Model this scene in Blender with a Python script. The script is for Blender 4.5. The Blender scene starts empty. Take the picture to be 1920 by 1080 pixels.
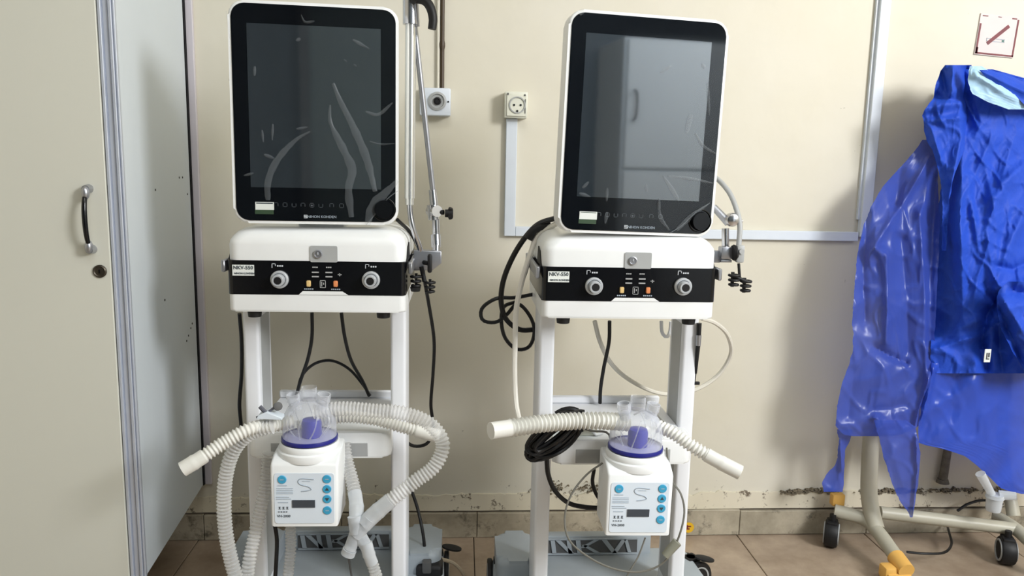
import bpy, bmesh, math, random
from mathutils import Vector, Matrix, noise
random.seed(7)
S = bpy.context.scene
COL = S.collection
PI = math.pi

# ------------------------------------------------------------------ camera
FPX = 1450.0; CAMH = 1.10
PITCH = math.radians(8.9); YAW = math.radians(3.8); ROLL = .021
CR = Matrix.Rotation(-YAW, 3, 'Z') @ Matrix.Rotation(PI/2-PITCH, 3, 'X') @ Matrix.Rotation(ROLL, 3, 'Z')
cd = bpy.data.cameras.new('camera'); cam = bpy.data.objects.new('camera', cd); COL.objects.link(cam)
cd.sensor_width = 36; cd.lens = 36*FPX/1920; cd.clip_start = .05
cam.matrix_world = Matrix.Translation((0, 0, CAMH)) @ CR.to_4x4()
S.camera = cam
# ------------------------------------------------------------------ light and exposure
w = bpy.data.worlds.new('world'); S.world = w; w.use_nodes = True
w.node_tree.nodes['Background'].inputs[0].default_value = (.8, .88, 1, 1)
w.node_tree.nodes['Background'].inputs[1].default_value = .35
S.view_settings.view_transform = 'Standard'; S.view_settings.look = 'None'
S.view_settings.gamma = 1; S.view_settings.exposure = 0; S.view_settings.use_curve_mapping = False

def area(name, loc, target, sx, sy, power, col):
    l = bpy.data.lights.new(name, 'AREA'); l.shape = 'RECTANGLE'; l.size = sx; l.size_y = sy
    l.energy = power; l.color = col
    o = bpy.data.objects.new(name, l); COL.objects.link(o); o.location = loc
    o.rotation_euler = (Vector(target)-Vector(loc)).to_track_quat('-Z', 'Y').to_euler()
    return o
area('window_daylight', (2.70, -.75, 2.35), (.3, 2.19, 1.0), .85, .95, 115, (.975, .985, 1))
area('added_ceiling_fill', (.1, .0, 2.86), (.1, .4, 0), 1.3, .9, 16, (.92, .96, 1))  # weak overhead fill, added to soften the shadows; no fixture behind it
area('added_cupboard_fill', (1.5, .3, 2.86), (1.8, -1.4, 1.2), .9, .5, 60, (.72, .86, 1))  # added fill, brightens the rear cupboard for its reflection in the display

# ------------------------------------------------------------------ helpers
def P(px, py, Y):
    d = CR @ Vector(((px-960)/FPX, (540-py)/FPX, -1)); t = Y/d.y
    return Vector((0, 0, CAMH)) + d*t
def s2l(c):
    return tuple(((v/255)/12.92 if v/255 <= .04045 else ((v/255+.055)/1.055)**2.4) for v in c)
def mat(name, rgb, rough=.5, metal=0, var=.04, scale=14, bump=0, spec=.5, trans=0, ior=1.45, alpha=1, coat=0, sheen=0, bscale=None):
    m = bpy.data.materials.new(name); m.use_nodes = True; nt = m.node_tree; b = nt.nodes['Principled BSDF']
    c = s2l(rgb)
    tc = nt.nodes.new('ShaderNodeTexCoord'); nz = nt.nodes.new('ShaderNodeTexNoise')
    nz.inputs['Scale'].default_value = scale; nz.inputs['Detail'].default_value = 4
    nt.links.new(tc.outputs['Object'], nz.inputs['Vector'])
    rp = nt.nodes.new('ShaderNodeValToRGB')
    rp.color_ramp.elements[0].position = .3; rp.color_ramp.elements[1].position = .7
    rp.color_ramp.elements[0].color = tuple(v*(1-var) for v in c)+(1,)
    rp.color_ramp.elements[1].color = tuple(min(1, v*(1+var)) for v in c)+(1,)
    nt.links.new(nz.outputs['Fac'], rp.inputs['Fac']); nt.links.new(rp.outputs['Color'], b.inputs['Base Color'])
    b.inputs['Roughness'].default_value = rough; b.inputs['Metallic'].default_value = metal
    b.inputs['Specular IOR Level'].default_value = spec; b.inputs['IOR'].default_value = ior
    b.inputs['Transmission Weight'].default_value = trans; b.inputs['Alpha'].default_value = alpha
    b.inputs['Coat Weight'].default_value = coat
    if bump:
        n2 = nt.nodes.new('ShaderNodeTexNoise'); n2.inputs['Scale'].default_value = bscale or scale*3
        n2.inputs['Detail'].default_value = 5; nt.links.new(tc.outputs['Object'], n2.inputs['Vector'])
        bp = nt.nodes.new('ShaderNodeBump'); bp.inputs['Strength'].default_value = bump; bp.inputs['Distance'].default_value = .01
        nt.links.new(n2.outputs['Fac'], bp.inputs['Height']); nt.links.new(bp.outputs['Normal'], b.inputs['Normal'])
    return m

def clearmat(name, rgb, base, edge, rough=.12):
    m = mat(name, rgb, rough, var=.02, spec=.7); nt = m.node_tree; b = nt.nodes['Principled BSDF']; out = nt.nodes['Material Output']
    lw = nt.nodes.new('ShaderNodeLayerWeight'); lw.inputs['Blend'].default_value = .35
    mr = nt.nodes.new('ShaderNodeMapRange'); mr.inputs[3].default_value = base; mr.inputs[4].default_value = edge
    tr = nt.nodes.new('ShaderNodeBsdfTransparent'); mx = nt.nodes.new('ShaderNodeMixShader')
    nt.links.new(lw.outputs['Facing'], mr.inputs[0]); nt.links.new(mr.outputs[0], mx.inputs[0])
    nt.links.new(tr.outputs[0], mx.inputs[1]); nt.links.new(b.outputs[0], mx.inputs[2]); nt.links.new(mx.outputs[0], out.inputs['Surface'])
    return m
def setp(o, label=None, cat=None, group=None, kind=None):
    if label: o['label'] = label
    if cat: o['category'] = cat
    if group: o['group'] = group
    if kind: o['kind'] = kind
    return o
def obj(name, bm, m, parent=None, smooth=True, angle=40, origin=None, label=None):
    me = bpy.data.meshes.new(name)
    if origin is not None:
        bmesh.ops.translate(bm, verts=bm.verts, vec=-Vector(origin))
    bmesh.ops.recalc_face_normals(bm, faces=bm.faces)
    if smooth:
        for f in bm.faces: f.smooth = True
        ang = math.radians(angle)
        for e in bm.edges:
            if len(e.link_faces) == 2 and e.calc_face_angle(0) > ang: e.smooth = False
    bm.to_mesh(me); bm.free()
    me.materials.append(m)
    o = bpy.data.objects.new(name, me); COL.objects.link(o)
    if origin is not None: o.location = origin
    if parent: o.parent = parent
    if label: o['label'] = label
    return o
def empty(name, loc, label, cat, group=None, rot=(0, 0, 0)):
    o = bpy.data.objects.new(name, None); COL.objects.link(o); o.location = loc; o.rotation_euler = rot
    o.empty_display_size = .05
    return setp(o, label, cat, group)
B = bmesh.new
def box(bm, x0, x1, y0, y1, z0, z1, bev=0, seg=2):
    r = bmesh.ops.create_cube(bm, size=1, matrix=Matrix.Translation(((x0+x1)/2, (y0+y1)/2, (z0+z1)/2)) @ Matrix.Diagonal((abs(x1-x0), abs(y1-y0), abs(z1-z0), 1)))
    if bev:
        es = list({e for v in r['verts'] for e in v.link_edges})
        bmesh.ops.bevel(bm, geom=es, offset=bev, segments=seg, profile=.5, affect='EDGES')
    return bm
def rrect(cx, cy, w, h, r, n=7):
    pts = []
    for k, (sx, sy) in enumerate(((1, 1), (-1, 1), (-1, -1), (1, -1))):
        for i in range(n+1):
            a = PI/2*(k+i/n)
            pts.append((cx+sx*(w/2-r)+r*math.cos(a), cy+sy*(h/2-r)+r*math.sin(a)))
    return pts
def prism(bm, pts, a, b, plane='xz', bev=0, seg=3, caps='ab'):
    f3 = {'xz': lambda u, v, d: (u, d, v), 'xy': lambda u, v, d: (u, v, d), 'yz': lambda u, v, d: (d, u, v)}[plane]
    va = [bm.verts.new(f3(u, v, a)) for u, v in pts]; vb = [bm.verts.new(f3(u, v, b)) for u, v in pts]
    n = len(pts)
    for i in range(n): bm.faces.new((va[i], va[(i+1) % n], vb[(i+1) % n], vb[i]))
    fa = bm.faces.new(va); fb = bm.faces.new(vb[::-1])
    if bev:
        es = []
        if 'a' in caps: es += list(fa.edges)
        if 'b' in caps: es += list(fb.edges)
        bmesh.ops.bevel(bm, geom=es, offset=bev, segments=seg, profile=.5, affect='EDGES')
    return bm
def cyl(bm, p0, p1, r0, r1=None, seg=20):
    p0 = Vector(p0); p1 = Vector(p1); d = p1-p0; r1 = r0 if r1 is None else r1
    M = Matrix.Translation((p0+p1)/2) @ d.to_track_quat('Z', 'Y').to_matrix().to_4x4()
    bmesh.ops.create_cone(bm, cap_ends=True, segments=seg, radius1=r0, radius2=r1, depth=d.length, matrix=M)
    return bm
def lathe(bm, prof, origin=(0, 0, 0), axis=(0, 0, 1), seg=32, caps=True):
    q = Vector(axis).to_track_quat('Z', 'Y'); o = Vector(origin); rings = []
    for r, z in prof:
        rings.append([bm.verts.new(o + q @ Vector((r*math.cos(2*PI*i/seg), r*math.sin(2*PI*i/seg), z))) for i in range(seg)])
    for a, b in zip(rings, rings[1:]):
        for i in range(seg): bm.faces.new((a[i], a[(i+1) % seg], b[(i+1) % seg], b[i]))
    if caps: bm.faces.new(rings[0][::-1]); bm.faces.new(rings[-1])
    return bm
def smoothpath(pts, step):
    pts = [Vector(p) for p in pts]
    if len(pts) == 2: dense = [pts[0].lerp(pts[1], i/20) for i in range(21)]
    else:
        dense = []; n = len(pts)
        for i in range(n-1):
            p0 = pts[i-1] if i else pts[0]*2-pts[1]; p1 = pts[i]; p2 = pts[i+1]
            p3 = pts[i+2] if i+2 < n else pts[-1]*2-pts[-2]
            t0 = 0; t1 = t0+max(1e-5, (p1-p0).length**.5); t2 = t1+max(1e-5, (p2-p1).length**.5); t3 = t2+max(1e-5, (p3-p2).length**.5)
            for k in range(16):
                t = t1+(t2-t1)*k/16
                A1 = p0*((t1-t)/(t1-t0))+p1*((t-t0)/(t1-t0)); A2 = p1*((t2-t)/(t2-t1))+p2*((t-t1)/(t2-t1)); A3 = p2*((t3-t)/(t3-t2))+p3*((t-t2)/(t3-t2))
                B1 = A1*((t2-t)/(t2-t0))+A2*((t-t0)/(t2-t0)); B2 = A2*((t3-t)/(t3-t1))+A3*((t-t1)/(t3-t1))
                dense.append(B1*((t2-t)/(t2-t1))+B2*((t-t1)/(t2-t1)))
        dense.append(pts[-1])
    L = [0]
    for a, b in zip(dense, dense[1:]): L.append(L[-1]+(b-a).length)
    n = max(2, int(L[-1]/step)); out = []; j = 0
    for i in range(n+1):
        s = L[-1]*i/n
        while j < len(L)-2 and L[j+1] < s: j += 1
        f = (s-L[j])/max(1e-9, L[j+1]-L[j]); out.append(dense[j].lerp(dense[j+1], min(1, max(0, f))))
    return out, L[-1]
def tube(bm, pts, r, seg=10, step=.008, raw=False):
    path, LL = smoothpath(pts, step)
    rf = r if callable(r) else (lambda s: r)
    n = len(path); T = []
    for i in range(n):
        d = path[min(i+1, n-1)]-path[max(i-1, 0)]; T.append(d.normalized() if d.length > 0 else Vector((0, 0, 1)))
    N = T[0].orthogonal().normalized(); rings = []
    for i in range(n):
        if i: N = (N - T[i]*N.dot(T[i])).normalized()
        Bn = T[i].cross(N); rr = rf(LL*i/(n-1))
        rings.append([bm.verts.new(path[i]+(N*math.cos(2*PI*k/seg)+Bn*math.sin(2*PI*k/seg))*rr) for k in range(seg)])
    for a, b in zip(rings, rings[1:]):
        for i in range(seg): bm.faces.new((a[i], a[(i+1) % seg], b[(i+1) % seg], b[i]))
    bm.faces.new(rings[0][::-1]); bm.faces.new(rings[-1])
    return bm
def text(name, s, size, m, parent, loc, tilt=PI/2, depth=.0006, sx=1, bold=0, align='CENTER', label=None, rot=0):
    c = bpy.data.curves.new('t', 'FONT'); c.body = s; c.size = size; c.align_x = align; c.align_y = 'CENTER'
    c.extrude = depth/2; c.offset = bold; c.resolution_u = 2
    o = bpy.data.objects.new('t', c); COL.objects.link(o)
    bpy.context.view_layer.update()
    me = bpy.data.meshes.new_from_object(o.evaluated_get(bpy.context.evaluated_depsgraph_get()))
    bpy.data.objects.remove(o); bpy.data.curves.remove(c)
    me.transform(Matrix.Translation(loc) @ Matrix.Rotation(rot, 4, 'Y') @ Matrix.Rotation(tilt, 4, 'X') @ Matrix.Diagonal((sx, 1, 1, 1)))
    me.materials.clear(); me.materials.append(m); me.name = name
    t = bpy.data.objects.new(name, me); COL.objects.link(t)
    if parent: t.parent = parent
    if label: t['label'] = label
    return t
def rest(px):      # [(x, y, Y), ...] -> world points
    return [P(*p) for p in px]
def low(pts):
    p = min(pts, key=lambda q: q[2]); return Vector(p)

# ------------------------------------------------------------------ materials
M = dict(
 white=mat('white_plastic', (236, 238, 238), .34, var=.015, spec=.5),
 white2=mat('white_powder_coat', (232, 234, 238), .38, var=.02),
 black=mat('black_gloss_plastic', (9, 10, 14), .22, var=.1),
 glass=mat('black_display_glass', (5, 7, 12), .05, var=.1, spec=.75),
 lcd=mat('grey_lcd_glass', (38, 45, 51), .04, var=.06, spec=.5, ior=2.7),
 rubber=mat('black_rubber', (16, 16, 18), .55, var=.1),
 cable=mat('black_cable', (13, 13, 15), .42, var=.1),
 chrome=mat('brushed_steel', (200, 200, 204), .22, metal=1, var=.04),
 alu=mat('satin_aluminium', (176, 178, 184), .38, metal=.9, var=.05),
 greypl=mat('grey_plastic', (168, 170, 170), .45, var=.04),
 basegrey=mat('blue_grey_base_plastic', (160, 168, 174), .42, var=.04),
 darkgrey=mat('dark_grey', (84, 84, 84), .6, var=.08),
 cream=mat('cream_plastic', (226, 222, 205), .45, var=.03),
 blue=mat('deep_blue_plastic', (26, 26, 160), .3, var=.06),
 bluerim=mat('translucent_blue_plate', (176, 178, 226), .3, var=.05, alpha=.9),
 clear=clearmat('clear_plastic', (226, 230, 238), .13, .75),
 hose=mat('milky_corrugated_hose', (232, 231, 224), .35, var=.03, alpha=.9),
 hosec=clearmat('clear_corrugated_hose', (232, 232, 230), .30, .80, .2),
 film=mat('clear_film', (50, 56, 60), .18, var=.05, alpha=.045, spec=.8),
 filmedge=mat('folded_clear_film', (172, 180, 186), .3, var=.05, alpha=.13, spec=.7),
 cyan=mat('cyan_button', (62, 160, 200), .4, var=.05),
 ink=mat('dark_print', (60, 70, 78), .6, var=.05),
 inkl=mat('pale_grey_print', (160, 172, 184), .6, var=.05),
 whiteink=mat('white_print', (205, 210, 215), .6, var=.03),
 panel=mat('pale_blue_label', (218, 228, 238), .4, var=.02),
 lcddark=mat('unlit_small_display', (66, 72, 80), .2, var=.05),
 orange=mat('orange_socket', (222, 140, 90), .4, var=.08),
 tan=mat('tan_socket', (222, 190, 130), .4, var=.08),
 paper=mat('white_paper_label', (228, 232, 228), .6, var=.02),
 green=mat('faded_green_label', (52, 74, 52), .5, var=.1),
 gown=mat('blue_nonwoven', (34, 74, 186), .6, var=.06, scale=22, bump=.1, bscale=160, spec=.3),
 stand=mat('grey_beige_paint', (176, 172, 156), .4, var=.05),
 yellow=mat('orange_yellow_plastic', (226, 176, 92), .45, var=.06),
 wall=None, floor=None)

def wallmat(name, rgb, stain):
    m = bpy.data.materials.new(name); m.use_nodes = True; nt = m.node_tree; b = nt.nodes['Principled BSDF']
    N = nt.nodes.new; L = nt.links.new
    g = N('ShaderNodeNewGeometry'); n1 = N('ShaderNodeTexNoise'); n1.inputs['Scale'].default_value = 2.2; n1.inputs['Detail'].default_value = 6
    L(g.outputs['Position'], n1.inputs['Vector'])
    rp = N('ShaderNodeValToRGB'); c = s2l(rgb); e = rp.color_ramp.elements
    e[0].position = .3; e[0].color = (c[0]*.97, c[1]*.955, c[2]*.90, 1); e[1].position = .7; e[1].color = (c[0]*1.02, c[1]*1.02, c[2]*1.03, 1)
    L(n1.outputs['Fac'], rp.inputs['Fac'])
    # small specks of dirt, denser near the skirting
    n2 = N('ShaderNodeTexNoise'); n2.inputs['Scale'].default_value = 34; n2.inputs['Detail'].default_value = 8; n2.inputs['Roughness'].default_value = .7
    L(g.outputs['Position'], n2.inputs['Vector'])
    sx = N('ShaderNodeSeparateXYZ'); L(g.outputs['Position'], sx.inputs[0])
    mr = N('ShaderNodeMapRange'); mr.inputs[1].default_value = stain[0]; mr.inputs[2].default_value = stain[1]; mr.inputs[3].default_value = .13; mr.inputs[4].default_value = 0
    L(sx.outputs['Z'], mr.inputs[0])
    ad = N('ShaderNodeMath'); ad.operation = 'ADD'; L(n2.outputs['Fac'], ad.inputs[0]); L(mr.outputs[0], ad.inputs[1])
    r2 = N('ShaderNodeValToRGB'); r2.color_ramp.elements[0].position = .70; r2.color_ramp.elements[1].position = .76
    L(ad.outputs[0], r2.inputs['Fac'])
    mx = N('ShaderNodeMix'); mx.data_type = 'RGBA'; L(r2.outputs['Color'], mx.inputs['Factor']); L(rp.outputs['Color'], mx.inputs[6]); mx.inputs[7].default_value = s2l((112, 100, 84))+(1,)
    L(mx.outputs[2], b.inputs['Base Color']); b.inputs['Roughness'].default_value = .55
    n3 = N('ShaderNodeTexNoise'); n3.inputs['Scale'].default_value = 9; n3.inputs['Detail'].default_value = 3; L(g.outputs['Position'], n3.inputs['Vector'])
    bp = N('ShaderNodeBump'); bp.inputs['Strength'].default_value = .25; bp.inputs['Distance'].default_value = .01
    L(n3.outputs['Fac'], bp.inputs['Height']); L(bp.outputs['Normal'], b.inputs['Normal'])
    return m
M['portring'] = mat('pale_port_metal', (190, 194, 198), .3, metal=.25, var=.03)
M['wall'] = wallmat('cream_wall_paint', (215, 210, 195), (.12, .20))
M['plaster'] = wallmat('crumbling_plaster', (214, 206, 186), (.0, 2.2))
def stonemat(name, a, bcol, scale, bump=.2, dirt=None):
    m = bpy.data.materials.new(name); m.use_nodes = True; nt = m.node_tree; b = nt.nodes['Principled BSDF']
    N = nt.nodes.new; L = nt.links.new
    g = N('ShaderNodeNewGeometry'); n1 = N('ShaderNodeTexNoise'); n1.inputs['Scale'].default_value = scale; n1.inputs['Detail'].default_value = 9; n1.inputs['Roughness'].default_value = .65
    L(g.outputs['Position'], n1.inputs['Vector'])
    oi = N('ShaderNodeObjectInfo')
    rp = N('ShaderNodeValToRGB'); e = rp.color_ramp.elements
    e[0].position = .33; e[0].color = s2l(a)+(1,); e[1].position = .66; e[1].color = s2l(bcol)+(1,)
    L(n1.outputs['Fac'], rp.inputs['Fac'])
    hs = N('ShaderNodeHueSaturation'); mr = N('ShaderNodeMapRange'); mr.inputs[3].default_value = .9; mr.inputs[4].default_value = 1.08
    L(oi.outputs['Random'], mr.inputs[0]); L(mr.outputs[0], hs.inputs['Value']); L(rp.outputs['Color'], hs.inputs['Color'])
    out = hs.outputs['Color']
    if dirt:
        n2 = N('ShaderNodeTexNoise'); n2.inputs['Scale'].default_value = 11; n2.inputs['Detail'].default_value = 8; n2.inputs['Roughness'].default_value = .75
        L(g.outputs['Position'], n2.inputs['Vector'])
        r2 = N('ShaderNodeValToRGB'); r2.color_ramp.elements[0].position = .54; r2.color_ramp.elements[1].position = .66
        L(n2.outputs['Fac'], r2.inputs['Fac'])
        mx = N('ShaderNodeMix'); mx.data_type = 'RGBA'; L(r2.outputs['Color'], mx.inputs['Factor']); L(out, mx.inputs[6]); mx.inputs[7].default_value = s2l(dirt)+(1,)
        out = mx.outputs[2]
    L(out, b.inputs['Base Color']); b.inputs['Roughness'].default_value = .42
    bp = N('ShaderNodeBump'); bp.inputs['Strength'].default_value = bump; bp.inputs['Distance'].default_value = .004
    L(n1.outputs['Fac'], bp.inputs['Height']); L(bp.outputs['Normal'], b.inputs['Normal'])
    return m
M['floor'] = stonemat('brown_stone_tile', (140, 122, 104), (174, 156, 136), 7)
M['skirt'] = stonemat('dirty_stone_skirting', (142, 134, 116), (182, 172, 152), 10, .3, dirt=(84, 80, 68))
M['grout'] = mat('dark_grout', (92, 82, 70), .9, var=.1)
M['door'] = mat('cream_laminate', (208, 208, 197), .42, var=.012, scale=3)
M['side'] = mat('pale_blue_grey_laminate', (206, 214, 220), .4, var=.02, scale=3)
M['lilac'] = mat('pale_lilac_strip', (206, 200, 206), .5, var=.02)
M['duct'] = mat('white_duct_plastic', (214, 221, 230), .4, var=.02)
M['sock'] = mat('ivory_socket_plastic', (222, 222, 208), .38, var=.03)

# ------------------------------------------------------------------ the room
XL, XR, YB, YR, ZC = -2.0, 2.95, 2.19, -1.75, 2.95
def struct(name, bm, m, parent=None, **k):
    o = obj(name, bm, m, parent, **k)
    if not parent: o['kind'] = 'structure'
    return o
struct('wall_back', box(B(), XL-.1, XR+.1, YB, YB+.12, 0, ZC), M['wall'], smooth=False)
struct('wall_left', box(B(), XL-.1, XL, YR, YB, 0, ZC), M['wall'], smooth=False)
M['rearwall'] = mat('dull_blue_green_paint', (70, 78, 84), .6, var=.03, scale=2)
struct('wall_rear', box(B(), XL-.1, XR+.1, YR-.12, YR, 0, ZC), M['rearwall'], smooth=False)
# right wall with a window opening high up
bm = B(); wy0, wy1, wz0, wz1 = -1.35, -.15, 1.75, 2.8
for a in ((YR, wy0, 0, ZC), (wy1, YB, 0, ZC), (wy0, wy1, 0, wz0), (wy0, wy1, wz1, ZC)): box(bm, XR, XR+.1, *a)
struct('wall_right', bm, M['wall'], smooth=False)
win = bpy.data.objects.new('window_1', None); COL.objects.link(win); win.location = (XR, (wy0+wy1)/2, wz0); win['kind'] = 'structure'
bm = B()
for a in ((wy0, wy0+.05, wz0, wz1), (wy1-.05, wy1, wz0, wz1), (wy0, wy1, wz0, wz0+.05), (wy0, wy1, wz1-.05, wz1), ((wy0+wy1)/2-.02, (wy0+wy1)/2+.02, wz0, wz1)):
    box(bm, .02, .07, a[0]-(wy0+wy1)/2, a[1]-(wy0+wy1)/2, a[2]-wz0, a[3]-wz0)
obj('window_frame', bm, M['white'], win, smooth=False)
struct('ceiling', box(B(), XL-.1, XR+.1, YR-.1, YB+.1, ZC, ZC+.1), M['wall'], smooth=False)
floor = struct('floor', box(B(), XL-.1, XR+.1, YR-.1, YB+.1, -.06, -.006), M['grout'], smooth=False)
T = .403; tx0 = .045
tile_me = None
ix = -6
while tx0+ix*T < XR:
    iy = 0
    while YB-iy*T > YR+.01:
        y1 = YB-iy*T; y0 = max(YR, y1-T); x0 = tx0+ix*T; x1 = x0+T
        full = y1-y0 > T-.01
        if full and tile_me is not None:
            o = bpy.data.objects.new('tile', tile_me); COL.objects.link(o)
        else:
            o = obj('tile', box(B(), .0012, T-.0012, -(y1-y0)+.0012, -.0012, -.012, 0, .0012, 1), M['floor'], smooth=False)
            if full: tile_me = o.data
        o.location = (x0, y1, random.uniform(-.0006, .0006)); o.parent = floor
        iy += 1
    ix += 1
# stone skirting along the back wall, tile by tile
bb = struct('baseboard_back', box(B(), XL, XR, YB-.004, YB, 0, .08), M['grout'], smooth=False)
x = -1.95
i = 0
while x < XR-.05:
    L_ = .402+random.uniform(-.006, .006)
    o = obj('skirting_tile', box(B(), 0, L_-.0018, -.016, -.004, 0, .078+random.uniform(-.002, .003), .0015, 1), M['skirt'], smooth=False)
    o.location = (x, YB, .001); o.parent = bb; x += L_
# broken plaster edge above the skirting
bm = B(); n = 420; top = []
for i in range(n+1):
    xx = XL+.02+(XR-XL-.04)*i/n
    h = .132+.012*noise.noise(Vector((xx*4, 3, 0)))+.010*noise.noise(Vector((xx*22, 7, 0)))+.006*noise.noise(Vector((xx*70, 1, 0)))
    top.append((xx, h))
fr = [bm.verts.new((a, YB-.006-.004*(.5+noise.noise(Vector((a*9, 0, 5)))), .083)) for a, b in top]
ft = [bm.verts.new((a, YB-.003-.003*(.5+noise.noise(Vector((a*30, 2, 5)))), b)) for a, b in top]
bk = [bm.verts.new((a, YB-.0002, b+.001)) for a, b in top]
bb0 = [bm.verts.new((a, YB-.0002, .083)) for a, b in top]
for i in range(n):
    bm.faces.new((fr[i], fr[i+1], ft[i+1], ft[i])); bm.faces.new((ft[i], ft[i+1], bk[i+1], bk[i])); bm.faces.new((bb0[i], fr[i], fr[i+1], bb0[i+1]))
struct('trim_1', bm, M['plaster'], angle=25)
# flaked paint chips and dark damp spots above the skirting
M['flake'] = mat('dark_exposed_render', (120, 110, 92), .9, var=.25, scale=60)
bm = B()
for k in range(420):
    r = random.random()
    cc = random.choice([.24, .29, .385, .41, 1.02, 1.09, 1.12, 1.26, 1.31, 1.42, 1.50, 1.58, 1.70, 1.05, 1.36])
    cx = random.gauss(cc, .022); cz = random.gauss(.136, .004) if cx > .6 else random.gauss(.150, .009)
    a = random.uniform(.0012, .006 if cx > .9 else .0032); b_ = a*random.uniform(.25, .6)
    vs = [bm.verts.new((cx+a*random.uniform(.6, 1.3)*math.cos(t*PI/3.5), YB-.010+.001*math.sin(t), cz+b_*random.uniform(.6, 1.3)*math.sin(t*PI/3.5))) for t in range(7)]
    vb = [bm.verts.new((v.co.x, YB-.0005, v.co.z)) for v in vs]
    bm.faces.new(vs)
    for i in range(7): bm.faces.new((vs[i], vs[(i+1) % 7], vb[(i+1) % 7], vb[i]))
struct('trim_2', bm, M['flake'], smooth=False)
# pale filler strip where the wardrobe meets the wall
struct('gap_shade_strip', box(B(), -.7415, -.7355, YB-.020, YB, .172, ZC), M['rubber'], smooth=False)  # black strip stands in for the shade in the gap behind the wardrobe
struct('trim_3', box(B(), -.735, -.717, YB-.012, YB, .172, ZC, .001, 1), M['lilac'], smooth=False)

# rear cupboard and a door, behind the photographer (seen in the display glass)
t = empty('storage_cupboard', (1.97, YR+.25, 0), 'pale grey tall cupboard against the rear wall, mirrored in the right display', 'cupboard')
obj('body', box(B(), -.52, .52, -.24, .2, .06, 1.86, .004, 1), M['side'], t, smooth=False)
d = obj('door', box(B(), -.50, .50, .2, .222, 1.11, 1.85, .004, 1), M['side'], t, smooth=False)
bm = B(); tube(bm, [(-.45, .222, 1.39), (-.45, .255, 1.41), (-.45, .255, 1.54), (-.45, .222, 1.56)], .008); obj('handle', bm, M['darkgrey'], d)
d = obj('door', box(B(), -.50, .50, .2, .222, .10, 1.09, .004, 1), M['side'], t, smooth=False)
obj('plinth', box(B(), -.5, .5, -.22, .17, 0, .06), M['darkgrey'], t, smooth=False)
dr = bpy.data.objects.new('door_1', None); COL.objects.link(dr); dr.location = (-.05, YR, 0); dr['kind'] = 'structure'
obj('door_leaf', box(B(), -.42, .42, .0, .035, 0, 2.05, .003, 1), mat('grey_green_door', (104, 116, 116), .5), dr, smooth=False)
bm = B(); box(bm, -.48, -.42, 0, .06, 0, 2.11); box(bm, .42, .48, 0, .06, 0, 2.11); box(bm, -.48, .48, 0, .06, 2.05, 2.11)
obj('door_frame', bm, M['darkgrey'], dr, smooth=False)

# ------------------------------------------------------------------ wardrobe
wd = empty('wardrobe', (-.697, 1.66, 0), 'tall cream and pale grey wardrobe with bow handle filling the left edge', 'wardrobe', rot=(0, 0, math.radians(4.3)))
obj('side_panel', box(B(), -.018, 0, .002, .50, .178, 2.4, .001, 1), M['side'], wd, smooth=False)
bm = B(); box(bm, -.95, -.018, .02, .49, .178, .2); box(bm, -.95, -.018, .02, .49, 2.38, 2.4); box(bm, -.95, -.018, .48, .495, .2, 2.38)
obj('carcass', bm, M['door'], wd, smooth=False)
bm = B()
for a, b_, y0 in ((-.030, -.024, -.010), (-.0225, -.012, -.004), (-.0105, -.0045, -.009), (-.0035, .0006, -.005)):
    box(bm, a, b_, y0, .004, .176, 2.4, .001, 1)
box(bm, -.031, 0, -.002, .006, .176, 2.4)
obj('edge_profile', bm, mat('aluminium_edge', (196, 202, 214), .35, metal=.35, var=.03), wd, smooth=False)
door = obj('door', box(B(), -.50, -.032, -.012, .006, .18, 2.4, .0015, 1), M['door'], wd, smooth=False)
bm = B(); tube(bm, [(-.066, -.014, 1.036), (-.066, -.034, 1.02), (-.0655, -.042, .975), (-.065, -.034, .93), (-.065, -.014, .914)], lambda s: .0042+.001*math.sin(s*24)); 
hd = obj('handle', bm, M['black'], door)
for z, z2 in ((1.038, 1.030), (.914, .921)):
    bm = B(); cyl(bm, (-.0655, -.030, z), (-.0655, -.0115, z), .0075, .0095)
    bmesh.ops.create_uvsphere(bm, u_segments=14, v_segments=10, radius=.0098, matrix=Matrix.Translation((-.0655, -.030, z2)) @ Matrix.Diagonal((.8, .9, 1.4, 1)))
    obj('handle_end', bm, M['alu'], hd)
bm = B(); lathe(bm, [(.0135, 0), (.0135, .003), (.011, .005), (.009, .0035), (.0045, .004)], (-.0535, -.012, .868), (0, -1, 0), 24)
lk = obj('lock', bm, mat('dark_bronze', (70, 64, 56), .4, metal=.7), door)
obj('keyhole', box(B(), -.0545, -.0525, -.0175, -.0155, .864, .872), M['black'], lk, smooth=False)
obj('door', box(B(), -.95, -.502, -.012, .006, .18, 2.4, .0015, 1), M['door'], wd, smooth=False)
for (fx, fy) in ((-.06, .06), (-.14, .42), (-.9, .06), (-.9, .44)):
    bm = B(); cyl(bm, (fx, fy, 0), (fx, fy, .178), .02, .026); obj('leg', bm, M['rubber'], wd)
for (yy, zz) in ((.20, 1.05), (.40, 1.075), (.43, 1.075), (.47, 1.03), (.23, .785), (.40, .645), (.42, .655), (.445, .67), (.46, .68)):
    bm = B(); lathe(bm, [(.0028, -.001), (.0028, .001), (.0015, .0012)], (0, yy, zz-.02), (1, 0, 0), 10); obj('screw_hole', bm, M['rubber'], wd)

# ------------------------------------------------------------------ sockets, ducts, sign
def cable_thing(name, pts, r, m, label, cat, group=None, seg=8, step=.008):
    bm = B(); tube(bm, pts, r, seg, step)
    return setp(obj(name, bm, m, origin=low(pts)), label, cat, group)
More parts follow.
